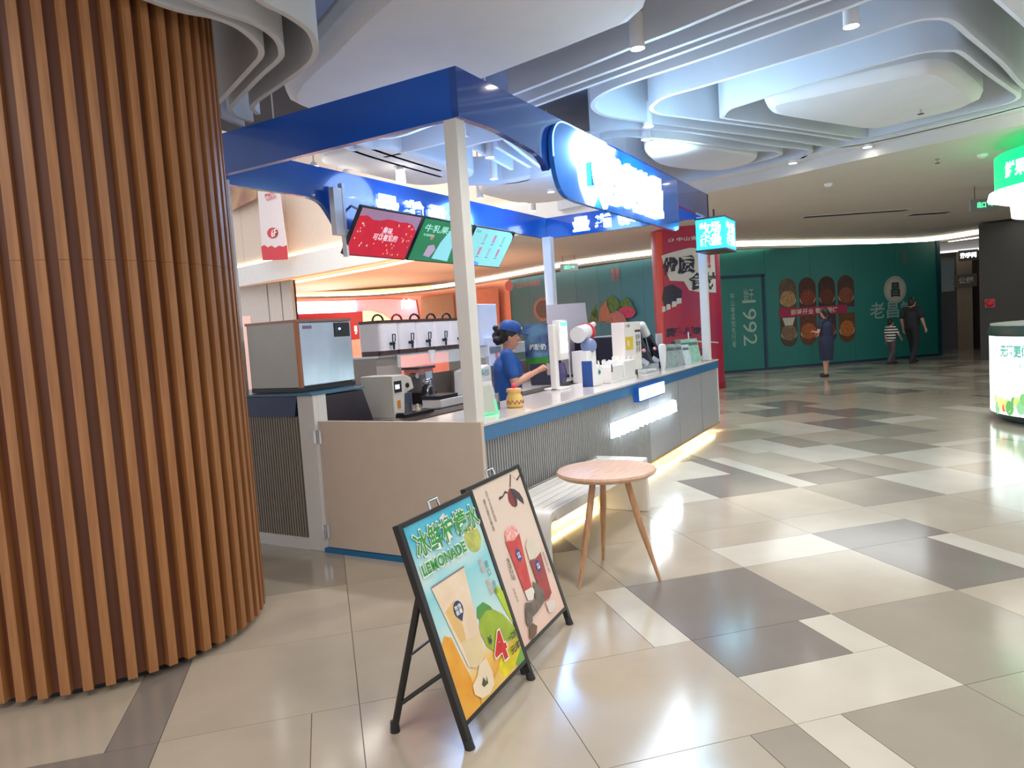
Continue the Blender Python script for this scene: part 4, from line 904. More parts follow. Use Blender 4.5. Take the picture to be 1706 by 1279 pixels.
# ================================================================== SCREENS
def screen(x0, x1, zt, zb, yt, yb, label, kind):
    O = Vector((x0,yb,zb)); t = thing('menu_screen', label, 'screen', O, 0, 'menu screens hung under the rear fascia')
    W = x1-x0; upv = Vector((0,yt-yb,zt-zb)); H = upv.length; M = frame((0,0,0),(1,0,0),upv)
    part('bezel', MB().box((0,0,-.04),(W,H,0), M), BLACK, t)
    def pan(poly, z, m_, name='screen_image'):
        part(name, flat(poly, z, M), m_, t)
    b = .012
    if kind == 0:
        pan([(b,b),(W-b,b),(W-b,H-b),(b,H-b)], .002, mat('scr_grey', rgb(140,110,130), .3, emit=rgb(150,116,140), es=.55, noise=.1))
        r_ = random.Random(3)
        pan(sm2([(b,b),(W-b,b)],1)+[(W-b,.34)]+[(W-b-(W-2*b)*k_/9, .40+.045*r_.random()) for k_ in range(1,9)]+[(b,.42)], .004, red_screen())
        for k_ in range(46):
            u, v = r_.uniform(.05,W-.05), r_.uniform(.04,.40); s_ = r_.uniform(.006,.011)
            pan([(u-s_,v),(u,v-s_*1.4),(u+s_,v),(u,v+s_*1.4)], .005, emis('seed', (.85,.62,.45,1), .6), 'screen_speck')
        text('lettering', '美味,\n可以看见的', .38,.15, M @ Matrix.Translation((W*.52,H*.52,.008)), emis('scr_txt', (.75,.72,.78,1), .7), t, .01)
    elif kind == 1:
        pan([(b,b),(W-b,b),(W-b,H-b),(b,H-b)], .002, mat('scr_green', rgb(30,110,70), .3, emit=rgb(30,118,72), es=.6, noise=.35, nscale=3))
        text('lettering', '牛乳果茶', .6,.09, M @ Matrix.Translation((W*.38,H*.78,.004)), emis('scr_txt2', (.35,.75,.6,1), .6), t, .02)
        text('lettering', '新鲜现制', .2,.03, M @ Matrix.Translation((W*.2,H*.62,.004)), emis('scr_txt2', (.35,.75,.6,1), .6), t, .02)
        pan([(.42,.05),(.75,.03),(.70,.40),(.62,.48),(.54,.40),(.46,.25)], .004, emis('scr_cyan', (.3,.75,.8,1), .55))
        pan([(.24,.08),(.36,.06),(.42,.16),(.36,.22),(.26,.2)], .006, emis('scr_lilac', (.5,.35,.5,1), .55))
        pan(ell(.27,.30,.03,.03), .004, emis('scr_red', (.6,.2,.2,1), .5))
    else:
        pan([(b,b),(W-b,b),(W-b,H-.12),(W-.03,H-.06),(W-.1,H-.02),(W-.16,H-b),(b,H-b)], .002, mat('scr_mint', rgb(130,196,190), .3, emit=rgb(130,200,196), es=.6, noise=.08))
        pan([(b,b),(.42,b),(.40,.05),(.3,.07),(b,.08)], .004, emis('scr_blue', (.1,.35,.75,1), .6))
        r_ = random.Random(5)
        for k_ in range(6):
            u, v = .30+.22*(k_%3), (.38 if k_ < 3 else .20)
            pan([(u-.03,v+.06),(u+.03,v+.06),(u+.02,v-.05),(u-.02,v-.05)], .004, emis('scr_cup_%d'%(k_%2), ((.55,.2,.3,1) if k_%2 else (.3,.5,.5,1)), .6))
            pan([(u-.035,v-.065),(u+.035,v-.065),(u+.035,v-.075),(u-.035,v-.075)], .004, emis('scr_dark', (.1,.2,.25,1), .5))
        text('lettering', '菜单', .09,.035, M @ Matrix.Translation((.1,H-.06,.004)), emis('scr_dkb', (.1,.3,.5,1), .5), t, .01)
    for u in (W*.25, W*.75): part('bracket', MB().tube(M @ Vector((u,H*.8,-.04)), Vector((u,.42,zt-zb+.28)), .012, n=8), WHITE, t)
def red_screen():
    return mat('scr_red_fruit', rgb(180,30,44), .3, emit=rgb(196,34,50), es=.55, noise=.35, nscale=9, c2=rgb(150,30,60))
screen(5.368,6.33,2.85,2.42,4.60,4.89-.0,'hanging menu screen showing red fruit, leftmost of three',0)
screen(6.37,7.35,2.85,2.42,4.60,4.89,'hanging green menu screen half hidden by the front post',1)
screen(7.40,8.36,2.85,2.42,4.60,4.89,'hanging pale mint menu screen, rightmost of three',2)
t = thing('screen_bracket', 'white upright bracket holding the screens at their left end', 'bracket', (5.30,4.86,2.5))
part('arm', MB().box((-.06,-.03,.1),(.05,.03,.55)), WHITE, t); part('arm', MB().box((.06,-.03,-.1),(.09,.02,.6)), WHITE, t); part('plate', MB().box((-.06,-.035,.1),(.16,-.03,.16)), WHITE, t)

# ================================================================== EQUIPMENT
# ice maker and bin
im = thing('ice_maker', 'large steel ice maker on top of the side cabinet', 'ice maker', (3.99,4.17,1.22))
part('body', MB().box((0,0.02,.02),(.60,.56,.545)), mat('grey_side_steel', rgb(150,144,136), .32, .7, noise=.08, nscale=3), im, bevel=.006)
part('front_panel', MB().box((.02,-.008,.03),(.60,.02,.525)), STEELB, im, bevel=.006)
part('corner_trim', MB().box((-.002,-.006,.02),(.02,.025,.545)), mat('copper_trim', rgb(150,96,70), .3, .8, noise=.05), im)
part('top_cover', MB().box((-.005,-.012,.53),(.605,.57,.55)), mat('top_grey', rgb(150,110,100), .35, .6, noise=.05), im)
part('base', MB().box((.0,-.01,-.012),(.60,.56,.022)), BLACK, im)
dp = part('display', MB().box((.40,-.014,.40),(.575,-.008,.515)), BLACK, im)
part('indicator_light', MB().ball((.455,-.016,.465),.008), emis('blue_led', (.3,.4,1,1), 12), dp, smooth=True)
part('logo_plate', MB().box((.06,-.012,.475),(.15,-.008,.50)), mat('logo_lilac', rgb(130,110,150), .4, noise=.05), im)
ib = thing('ice_bin', 'dark ice bin with sloping side beside the gate', 'ice bin', (4.03,3.97,.0))
mb = MB().prism([(0,.1),(.60,.1),(.62,.78),(.46,1.19),(0,1.19)], 0, -.0, None)
M_ = Matrix(((1,0,0,0),(0,0,-1,0),(0,1,0,0),(0,0,0,1)))
bd_ = MB().prism([(0,.0),(.62,.0),(.61,.5),(.54,.9),(.43,1.18),(0,1.18)], -.85, 0.0, M_)
part('body', bd_, DARKP, ib, bevel=.006); part('lid_handle', MB().tube((.5,.2,1.12),(.5,.7,1.12),.012), CHROME, ib)
# raised shelf with drink dispensers
rk = thing('equipment_shelf', 'low steel shelf carrying the row of white drink dispensers', 'shelf', (5.35,4.7,.88))
part('board', MB().box((5.33,4.52,1.395),(9.3,4.9,1.415)), STEEL, rk, world=True)
for a, b in ((5.34,5.72),(7.05,7.35),(9.0,9.28)): part('support', MB().box((a,4.56,.88),(b,4.9,1.395)), mat('warm_grey_panel', rgb(176,164,152), .4, noise=.05), rk, world=True)
part('clear_guard', MB().box((5.60,4.50,1.29),(8.9,4.51,1.41)), GLASS, rk, world=True)
HS = [5.60,5.86,6.14,6.44,6.72]
for k_ in range(5):
    x0 = 5.46+.30*k_
    t = thing('drink_dispenser', 'white drink dispenser with black tap, %s from the left on the rear shelf' % ('first','second','third','fourth','fifth')[k_], 'drink dispenser', (x0+.145,4.72,1.415), 0, 'white drink dispensers on the rear shelf')
    r_ = .05
    part('tank', MB().prism(rrect(-.146,-.14,.146,.15,.045), .045, .315), mat('dispenser_white', rgb(236,230,232), .3, noise=.03), t, smooth=True)
    part('base', MB().prism(rrect(-.144,-.135,.144,.145,.045), .0, .045), BROWNP, t, smooth=True)
    part('lid', MB().prism(rrect(-.150,-.144,.150,.154,.045), .315, .345), BROWNP, t, smooth=True)
    pts = [Vector((.080*math.cos(R(a)), 0, .345+.060*math.sin(R(a)))) for a in range(0,181,20)]
    part('handle', MB().path(pts, .011, 8), BLACK if k_ != 1 else mat('red_handle', rgb(150,30,34), .4, noise=.05), t, smooth=True)
    tp = part('tap', MB().tube((0,-.135,.11),(0,-.19,.11),.016,n=10).tube((0,-.18,.13),(0,-.18,.05),.013,.01,n=10), BLACK, t, smooth=True)
    part('lever', MB().path([(-.018,-.185,.13),(-.022,-.19,.2),(.022,-.19,.2),(.018,-.185,.13)], .006, 6), BLACK, tp, smooth=True)
for k_, x in enumerate((6.12,6.72,6.85,6.95)):
    t = thing('clear_cup', 'clear tapered plastic cup hanging at the shelf edge, %s from the left' % ('first','second','third','fourth')[k_], 'cup', (x,4.46,1.30), 0, 'clear cups by the dispensers')
    part('cup_wall', MB().lathe([(.026,0),(.04,.13),(.038,.13),(.024,.004)], n=16), GLASS, t, smooth=True)
t = thing('cup_shelf', 'thin clear ledge holding the upside cups under the dispensers', 'shelf', (6.5,4.46,1.29))
part('ledge', MB().box((-.9,-.05,-.006),(.6,.04,.0)), GLASS, t)
t = thing('white_water_tower', 'tall pale white dispenser tower behind the front post', 'dispenser', (7.45,4.7,1.415))
part('body', MB().box((-.20,-.14,0),(.22,.16,.50)), mat('pale_blue_white', rgb(206,214,236), .35, noise=.03), t, bevel=.01)
part('lower', MB().box((-.12,-.2,-.25),(.18,-.13,.1)), mat('pale_blue_white', rgb(206,214,236)), t, bevel=.01)
part('tap', MB().tube((.12,-.14,.1),(.12,-.2,.1),.02), BLACK, t)
part('sticker', MB().box((.02,-.206,-.17),(.08,-.2,-.1)), mat('pink_sticker', rgb(214,120,130), .5, noise=.1), t)
# white sealing machine
sm_ = thing('cup_sealer', 'white cup sealing machine with slanted display beside the ice bin', 'machine', (4.90,4.02,.88))
prof = [(-.02,0),(.40,0),(.40,.29),(.37,.33),(.22,.41),(-.02,.41)]
mb = MB().prism([(0,0),(.14,.0),(.16,.20),(.30,.235),(.27,.335),(.18,.37),(.0,.37)], -.36, .0, Matrix(((1,0,0,0),(0,0,-1,0),(0,1,0,0),(0,0,0,1))))
part('body', mb, mat('sealer_cream', rgb(226,222,208), .35, noise=.03), sm_, bevel=.006)
dsp = part('display', MB().box((.02,-.004,.22),(.12,-.0,.32)), BLACK, sm_); part('display_digits', MB().box((.03,-.006,.25),(.09,-.004,.29)), emis('sealer_lcd', (.75,.8,.9,1), .8), dsp)
part('dial', MB().tube((.20,-.012,.27),(.20,.0,.27),.022), BLACK, sm_, smooth=True)
part('steel_face', MB().box((.145,.02,.02),(.27,.34,.2)), STEEL, sm_); part('cup_holder', MB().tube((.34,.14,.0),(.34,.14,.19),.06,.065,20), mat('smoke_acrylic', rgb(120,120,128), .15, alpha=.55, noise=.05), sm_, smooth=True)
part('warning_sticker', MB().box((.05,-.004,.08),(.09,0,.15)), mat('orange_sticker', rgb(216,140,40), .5, noise=.1), sm_)
part('drip_tray', MB().box((.0,-.12,0),(.42,-.01,.03)), BLACK, sm_)
part('drip_grille', MB().box((.0,-.1,.03),(.16,-.02,.045)), CHROME, sm_)
# coffee grinder/espresso gear
t = thing('faucet', 'curved chrome faucet between the sealer and the scale', 'faucet', (5.62,4.18,.88))
part('spout', MB().path([(0,0,0)]+[(.05-.05*math.cos(R(a)),0,.16+.05*math.sin(R(a))) for a in range(0,181,30)]+[(.1,0,.12)], .009, 10), CHROME, t, smooth=True)
part('lever', MB().tube((0,0,.1),(-.05,0,.14),.008), CHROME, t, smooth=True)
t = thing('portafilter_grinder', 'small black grinder with chrome ball head behind the faucet', 'grinder', (5.85,4.35,.88))
part('body', MB().lathe([(.06,0),(.06,.16),(.05,.2)],n=20), BLACK, t, smooth=True); part('head', MB().ball((0,0,.235),.045), CHROME, t, smooth=True); part('base', MB().lathe([(.07,0),(.07,.02)],n=20), mat('dark_red_base', rgb(110,20,36), .4, noise=.05), t)
t = thing('blender_machine', 'grey glassy blender with open jar at the rear wall', 'blender', (6.05,4.60,.88))
part('base', MB().prism(rrect(-.13,-.13,.13,.13,.02), 0, .12), BLACK, t, smooth=True); part('jar', MB().prism(rrect(-.12,-.11,.12,.11,.02), .12, .36), mat('smoke_acrylic', rgb(120,120,128)), t, smooth=True)
part('lid', MB().prism(rrect(-.15,-.13,.14,.13,.02), .36, .385), mat('slate_lid', rgb(70,76,96), .35, noise=.05), t, smooth=True); part('hinge_knob', MB().tube((-.16,-.1,.30),(-.16,-.02,.30),.03), CHROME, t, smooth=True)
part('control_label', MB().box((-.03,-.114,.25),(.08,-.11,.33)), mat('label_pale', rgb(190,206,216), .5, noise=.2, nscale=40), t)
t = thing('weighing_scale', 'white kitchen scale with black platform and keypad', 'scale', (5.75,4.08,.88))
part('body', MB().prism([(-.20,-.1),(.22,-.1),(.25,.14),(-.18,.14)], 0, .085), WPLAS, t, bevel=.008)
part('platform', MB().prism(rrect(-.2,-.09,.12,.14,.02), .085, .12), BLACK, t); part('keypad', MB().box((.10,-.09,.086),(.22,.02,.092)), mat('keypad_grey', rgb(120,140,150), .4, noise=.5, nscale=60), t)
t = thing('cup_shaker_machine', 'white tilting shaker machine with blue keypad by the post', 'machine', (6.65,4.28,.88))
part('body', MB().prism([(0,0),(.34,0),(.34,.30),(.28,.33),(.02,.28)], -.3, 0, Matrix(((1,0,0,0),(0,0,-1,0),(0,1,0,0),(0,0,0,1)))), WPLAS, t, bevel=.01)
part('keypad', MB().box((.06,-.0045,.22),(.28,.0,.28)), mat('keypad_teal', rgb(60,150,160), .4, noise=.6, nscale=40, c2=rgb(206,220,220)), t)
t = thing('bread_basket', 'crumpled brown paper bag on a dark stand just left of the front post', 'bag', (5.0,3.24,.70))
part('stand', MB().box((-.16,-.14,.0),(.2,.14,.15)), mat('worktop_dark', rgb(60,46,44), .4, noise=.1), t)
part('tray', MB().lathe([(.07,.15),(.09,.17),(.10,.215),(.085,.22)],n=20), BROWNP, t, smooth=True)
bm = bmesh.new(); bmesh.ops.create_icosphere(bm, subdivisions=3, radius=.095); r_ = random.Random(9)
for v in bm.verts: v.co *= 1+r_.uniform(-.10,.10); v.co.z = v.co.z*1.15+.31; v.co.x *= 1+.3*max(0,v.co.z-.3)
me = bpy.data.meshes.new('paper_bag'); bm.to_mesh(me); bm.free(); me.materials.append(mat('brown_paper', rgb(150,98,50), .55, noise=.4, nscale=18)); link('paper_bag', me, t)
t = thing('tray_mat', 'dark tray lying on the worktop behind the gate', 'tray', (5.15,4.03,.88))
part('tray', MB().box((.3,-.07,.0),(.9,-.01,.012)), mat('worktop_dark', rgb(60,46,44)), t)
ws = thing('gate_side_worktop', 'narrow white worktop behind the gate', 'worktop', (4.45,3.2,0))
part('worktop', MB().box((4.72,3.12,.66),(5.6,3.5,.70)), WHITE, ws, world=True); part('support', MB().box((4.76,3.14,0),(5.55,3.46,.66)), mat('beige_carcass', rgb(206,176,150)), ws, world=True)
t = thing('small_bottle', 'tiny cream bottle standing by the gate corner of the rear worktop', 'bottle', (5.18,3.98,.88))
part('body', MB().lathe([(.02,0),(.022,.05),(.012,.065),(.012,.08)],n=14), mat('cream_glass', rgb(226,206,170), .3, noise=.05), t, smooth=True); part('cap', MB().lathe([(.013,.08),(.013,.09)],n=14), WHITE, t)

# ================================================================== THINGS ON THE FRONT COUNTER
T = CT
t = thing('menu_stand', 'leaning clear menu stand with green glowing edge by the front post', 'menu stand', (4.33,2.72,T))
M = frame((0,0,.004), (.96,-.28,0), (-.10,.10,1))
part('sheet', MB().box((-.13,0,0),(.10,.21,.003), M), mat('menu_paper', rgb(196,202,178), .4, noise=.15, nscale=12), t)
part('clear_cover', MB().box((-.14,0,.003),(.115,.24,.007), M), GLASS, t)
part('green_edge', MB().box((-.14,0,.0),(.115,.008,.02), M).box((.105,0,.0),(.115,.10,.01), M), emis('green_edge', (.05,.9,.35,1), .9), t)
for k_, (x, y, c) in enumerate(((4.56,2.86,(120,110,110)),(4.66,2.84,(150,146,150)))):
    t = thing('tin_can', ('dark patterned tin beside the menu stand','silver tin between the menu stand and the yellow jar')[k_], 'tin', (x,y,T))
    part('body', MB().lathe([(.037,0),(.038,.004),(.038,.115),(.036,.12)],n=24), mat('tin_%d'%k_, rgb(*c), .25, .8, noise=.5, nscale=40), t, smooth=True); part('lid', MB().lathe([(.036,.12),(.036,.125)],n=24), CHROME, t)
t = thing('syrup_bottle', 'clear bottle with red label behind the tins', 'bottle', (4.72,2.98,T))
part('body', MB().lathe([(.035,0),(.035,.11),(.015,.15),(.015,.17)],n=18), mat('bottle_grey', rgb(160,156,160), .15, noise=.1, alpha=.7), t, smooth=True); part('label', MB().lathe([(.0355,.03),(.0355,.06)],n=18), mat('label_red', rgb(176,30,50), .4, noise=.05), t)
t = thing('ceramic_jar', 'yellow ceramic jar with zigzag and pink ball lid', 'jar', (4.79,2.74,T))
YJ = mat('yellow_glaze', rgb(232,196,110), .3, noise=.12, nscale=12)
part('body', MB().lathe([(.055,0),(.066,.01),(.068,.06),(.058,.09),(.050,.105),(.050,.12)],n=28), YJ, t, smooth=True)
ld_ = part('lid', MB().lathe([(.060,.12),(.062,.13),(.056,.146),(.03,.15)],n=28), mat('apricot_glaze', rgb(236,176,110), .3, noise=.08), t, smooth=True)
part('ball_knob', MB().ball((0,0,.168),.02), mat('pink_knob', rgb(232,70,110), .35, noise=.05), ld_, smooth=True)
pts = []
for k_ in range(13):
    a = R(150+15*k_); r_ = .0685; pts.append((r_*math.cos(a), r_*math.sin(a), .03+(.028 if k_%2 else 0)))
part('zigzag', MB().path(pts, .0032, 6), mat('purple_zigzag', rgb(150,80,90), .4, noise=.05), t, smooth=True)
# POS terminal
t = thing('pos_terminal', 'white upright ordering terminal with bright screen', 'terminal', (6.12,3.02,T), R(0))
part('column', MB().box((-.06,-.02,.0),(-.0,.04,.62)), WPLAS, t, bevel=.006)
part('poster_side', MB().box((-.05,.045,.26),(-.04,.30,.64)), mat('navy_poster', rgb(44,52,110), .4, noise=.3, nscale=6, c2=rgb(110,150,180)), t)
part('poster_green', MB().box((-.053,.05,.26),(-.05,.30,.32)), mat('green_strip', rgb(70,150,60), .4, noise=.2), t)
text('lettering', '纯酸奶', .18,.06, frame((-.056,.16,.42),(0,-1,0),(0,0,1)), WH, t, .02)
part('head', MB().box((.0,-.05,.28),(.19,.02,.66)), WPLAS, t, bevel=.01)
part('screen', MB().box((.02,-.054,.35),(.17,-.05,.64)), emis('pos_white', (.86,1,1,1), 2.6), t)
part('screen_header', MB().box((.02,-.056,.60),(.17,-.054,.64)), emis('pos_blue', (.1,.55,1,1), 2), t)
part('stand_arm', MB().box((.02,.0,.02),(.05,.03,.28)), WPLAS, t); part('base', MB().box((-.06,-.06,0),(.17,.12,.02)), WPLAS, t, bevel=.005)
t = thing('white_board', 'blank white board fixed behind the terminal', 'board', (8.3,3.9,T-.0))
a = aty(905,510,4.0); 
part('sheet', MB().add([tuple(aty(*q,4.0)-Vector(t.location)) for q in ((912,508),(975,504),(981,560),(915,565))]+[tuple(aty(*q,4.0)-Vector(t.location)+Vector((0,.02,0))) for q in ((912,508),(975,504),(981,560),(915,565))],[(0,1,2,3),(7,6,5,4),(0,4,5,1),(1,5,6,2),(2,6,7,3),(3,7,4,0)]), mat('lilac_white_board', rgb(206,196,206), .5, noise=.02), t)
sp_ = aty(948,563,4.0)-Vector(t.location)
part('stake', MB().tube((sp_.x,.11,sp_.z+.02),(sp_.x,.11,-.1),.012), WHITE, t)
# steel urn (soy milk machine)
cx0 = aty(948,600,4.3)
t = thing('steel_urn', 'tall steel brewing urn with black lid right of the terminal', 'urn', (cx0.x,4.3,.88))
part('drum', MB().lathe([(.17,.03),(.17,.66)],n=36), mat('rose_steel', rgb(200,186,196), .28, .75, noise=.08), t, smooth=True)
part('lid', MB().lathe([(.175,.66),(.175,.69),(.12,.72),(.05,.74),(.03,.77)],n=36), BLACK, t, smooth=True); part('base', MB().lathe([(.175,0),(.175,.04)],n=36), BLACK, t, smooth=True)
text('lettering', '豆浆', .1,.12, frame((-.05,-.174,.3),(1,-.1,0),(0,0,1)), BLACK, t, .03)
t = thing('coffee_maker', 'dark coffee maker with round brew head behind the napkin box', 'coffee maker', (8.0,4.05,.88))
part('tower', MB().box((-.14,-.1,0),(.16,.2,.68)), mat('dark_blue_grey', rgb(58,58,76), .35, .2, noise=.1), t, bevel=.01); part('brew_head', MB().lathe([(.08,.34),(.1,.4),(.09,.47)],c=(0,-.14,0),n=20), BLACK, t, smooth=True)
part('carafe', MB().lathe([(.06,.02),(.08,.12),(.05,.26)],c=(0,-.16,0),n=20), mat('lilac_glass', rgb(120,116,160), .15, noise=.1, alpha=.7), t, smooth=True); part('panel', MB().box((-.1,-.105,.5),(.1,-.1,.6)), mat('panel_blue', rgb(120,140,170), .4, noise=.3, nscale=20), t)
# napkin dispenser, shield shape
t = thing('napkin_dispenser', 'blue and white curved napkin holder with a small leaf logo', 'napkin holder', (6.46,2.80,T), R(-8))
mb = MB().prism([(-.09,0),(.10,0),(.115,.06),(.09,.10),(.04,.14),(-.01,.22),(-.06,.245),(-.085,.24)], -.05, .05, Matrix(((1,0,0,0),(0,0,-1,0),(0,1,0,0),(0,0,0,1))))
part('body', mb, WPLAS, t, bevel=.006)
part('blue_back', MB().box((-.105,-.054,0),(-.088,.054,.25)), mat('royal_blue', rgb(36,74,140)), t)
part('logo', MB().add([(.045,-.052,.10),(.075,-.052,.13),(.045,-.052,.16),(.015,-.052,.13)],[(0,1,2,3)]), mat('teal_logo', rgb(40,110,130), .4, noise=.05), t)
part('napkin', MB().box((-.03,-.03,.17),(.05,.03,.215), Matrix.Rotation(R(28),4,'Y')), WHITE, t)
# straw organiser
so = thing('straw_box', 'white divided box full of wrapped straws on the counter', 'straw box', (7.05,2.82,T))
part('compartment', MB().box((-.36,-.12,.0),(-.02,.12,.17)), WPLAS, so, bevel=.008); part('compartment', MB().box((-.015,-.13,.0),(.32,.12,.2)), WPLAS, so, bevel=.008)
part('front_lip', MB().box((-.4,-.14,.0),(.32,-.125,.03)), WPLAS, so); part('dark_label', MB().box((-.345,-.123,.11),(-.32,-.12,.19)), BLACK, so)
r_ = random.Random(4); stm = MB().tube((0,0,0),(0,0,.2),.005,n=6).mesh('straw', mat('wrapped_straw', rgb(232,228,222), .5, noise=.05))
for k_ in range(46):
    o = bpy.data.objects.new('straw', stm); COL.objects.link(o)
    x = r_.uniform(-.33,.3); o.location = (7.05+x, 2.82+r_.uniform(-.09,.09), T+.03+(.02 if x > 0 else 0)); o.rotation_euler = (r_.uniform(-.22,.22), r_.uniform(-.3,.3), 0)
    tag(o, 'thin white wrapped straw standing in the divided straw box', 'straw', 'wrapped straws in the box')
# white carton display box with yellow label
t = thing('carton_display', 'tall white printed box with yellow square label on black feet', 'display box', (7.52,2.86,T), R(-12))
part('carton', MB().box((-.15,-.10,.07),(.19,.06,.60)), mat('carton_white', rgb(232,222,214), .5, noise=.02), t, bevel=.004)
part('yellow_label', MB().box((-.13,-.104,.30),(.02,-.10,.44)), mat('yellow_label', rgb(222,186,40), .5, noise=.1), t)
part('label_figure', MB().box((-.10,-.106,.34),(-.06,-.104,.40)), mat('label_pink', rgb(232,200,180), .5, noise=.1), t)
IKD = mat('dark_print', rgb(60,56,60), .5, noise=.1)
text('lettering', '优选', .07,.03, frame((-.07,-.105,.56),(1,0,0),(0,0,1)), IKD, t, .02)
text('lettering', '营养\n健康\n好茶', .09,.2, frame((.12,-.105,.36),(1,0,0),(0,0,1)), IKD, t, .0)
part('black_band', MB().box((.07,-.105,.485),(.18,-.10,.51)), IKD, t)
part('foot', MB().box((-.12,-.05,0),(-.08,.05,.07)), BLACK, t); part('foot', MB().box((.12,-.05,0),(.17,.05,.07)), BLACK, t)
# plush-like white canister machine
t = thing('juice_press', 'white rounded juicer with grey dome and red ring', 'juicer', (6.93,3.09,T))
part('base', MB().prism(rrect(-.11,-.1,.11,.1,.03), 0, .33), WPLAS, t, smooth=True); part('dome', MB().ball((0,-.06,.38),.085), mat('grey_blue_dome', rgb(120,136,176), .3, noise=.05), t, smooth=True)
part('head', MB().tube((-.13,0,.50),(.13,.02,.53),.085,.08,24), WPLAS, t, smooth=True); part('red_ring', MB().tube((.13,.02,.52),(.17,.02,.525),.10,.095,24), mat('ring_red', rgb(206,40,64), .35, noise=.05), t, smooth=True)
part('green_switch', MB().box((.09,-.103,.10),(.13,-.1,.16)), mat('green_switch', rgb(60,190,90), .4, noise=.05), t); part('arm', MB().tube((.17,.02,.55),(.42,.05,.60),.045,.03,16), mat('pink_white', rgb(226,190,196), .4, noise=.1), t, smooth=True)
# tilted cup dispensers
for k_, (x, y) in enumerate(((8.15,3.05),(8.55,3.05),(8.95,3.05))):
    t = thing('cup_dispenser', ('tilted black tube dispenser full of white cups, nearest','tilted black tube dispenser full of white cups, middle','tilted black tube dispenser full of white cups, farthest')[k_], 'cup dispenser', (x,y,T), 0, 'tilted cup dispensers')
    b0 = Vector((.06,-.1,.03)); d = Vector((-.42,.08,.55)).normalized()
    part('tube', MB().tube(b0, b0+d*.5, .062,n=20), mat('navy_black', rgb(30,32,48), .35, noise=.05), t, smooth=True)
    cs = part('cup_stack', MB().tube(b0+d*.5, b0+d*.66, .05,.047,20), WPLAS, t, smooth=True)
    part('cup_top', MB().ball(b0+d*.66, .047), WPLAS, cs, smooth=True)
    part('end_cup', MB().tube(b0+Vector((.0,-.03,.10)), b0+Vector((.03,-.1,.05)), .042,.035,18), mat('silver_cup', rgb(190,196,206), .3, .4, noise=.1), t, smooth=True)
    part('pink_dot', MB().ball(b0+Vector((.0,-.07,.22)), .022), mat('pink_dot', rgb(226,150,160), .4, noise=.05), t, smooth=True)
    part('foot', MB().box((-.05,-.1,0),(.14,.1,.03)), BLACK, t)
t = thing('cup_rack_base', 'dark blue cabinet under the tilted cup tubes', 'rack', (8.85,3.35,.6))
part('cabinet', MB().box((-.5,-.1,0),(.7,.5,.82)), mat('navy_black', rgb(30,32,48)), t, bevel=.01)
# leaning leaflets and cards near the right end
def card(x, y, W, H, rz, lean, c, lb, two=None, nm='menu_card'):
    t = thing(nm, lb, 'menu card', (x,y,T), R(rz))
    M = Matrix.Rotation(R(-lean),4,'X')
    part('card', MB().box((-W/2,0,0),(W/2,.012,H), M), mat('card_%d_%d_%d'%c, rgb(*c), .4, noise=.25, nscale=18), t)
    part('print_band', MB().box((-W/2+.01,-.002,H*.72),(W/2-.01,0,H*.85), M), mat('card_band', rgb(90,110,110), .5, noise=.3, nscale=30), t)
    part('back_leg', MB().box((-W/2,0,0),(W/2,.008,H*.9), Matrix.Translation((0,.16,0)) @ Matrix.Rotation(R(lean*.3),4,'X')), mat('card_back', rgb(46,52,76), .5, noise=.05), t)
    return t
card(8.72,2.72,.26,.30,-32,14,(150,166,160),'grey-green tent card with leaflets, leftmost of the row near the right post')
card(9.00,2.70,.22,.29,-32,14,(158,164,166),'plain grey tent card right beside the grey-green one')
card(9.22,2.72,.09,.34,-32,12,(122,124,100),'narrow olive leaflet leaning between the tent cards and the blue-dot card')
card(9.36,2.68,.12,.26,-32,12,(206,220,226),'narrow pale card with a blue dot')
card(9.62,2.70,.34,.33,-32,14,(150,196,172),'large mint green price card')
t = thing('white_scoop', 'upright rounded white holder left of the tent cards', 'holder', (8.48,2.74,T))
part('body', MB().lathe([(.026,0),(.028,.03),(.036,.10),(.048,.26),(.04,.30),(.015,.31)],n=20), WPLAS, t, smooth=True)
t = thing('leaflet_strip', 'long tilted white leaflet with small print above the tent cards', 'leaflet', (8.95,3.0,T))
part('sheet', MB().box((-.1,0,.0),(.06,.006,.5), Matrix.Rotation(R(-26),4,'Y')), mat('leaflet_white', rgb(190,204,206), .5, noise=.3, nscale=30), t)
part('clip', MB().box((-.02,-.01,.0),(.02,.012,.06)), BLACK, t)
t = thing('paper_sheet', 'small blank white sheet standing behind the tent cards', 'sheet', (9.5,3.1,T))
part('sheet', MB().box((-.14,0,.0),(.12,.01,.42)), mat('lilac_white_board', rgb(206,196,206)), t); part('foot', MB().box((-.1,-.03,0),(.1,.04,.01)), WHITE, t)
t = thing('sample_bottle', 'small clear bottle with straw on a white box by the right post', 'bottle', (9.78,2.78,T+.19))
part('bottle', MB().lathe([(.04,0),(.045,.05),(.04,.1),(.022,.13)],n=18), mat('bottle_grey', rgb(160,156,160)), t, smooth=True); part('straw', MB().tube((0,0,.05),(-.01,0,.22),.008,n=8), WHITE, t, smooth=True)
t = thing('sample_box', 'white box with green band under the sample bottle', 'box', (9.84,2.80,T))
part('box', MB().box((-.14,-.08,0),(.14,.08,.19)), WPLAS, t, bevel=.004); part('green_band', MB().box((-.142,-.082,.02),(-.06,-.0,.16)), mat('deep_green', rgb(30,120,90), .4, noise=.05), t)
part('red_band', MB().box((.04,-.083,.01),(.12,-.08,.17)), mat('peach_band', rgb(226,180,170), .4, noise=.1), t)
t = thing('clear_tray', 'low clear tray with receipts in front of the cup tubes', 'tray', (8.05,2.83,T))
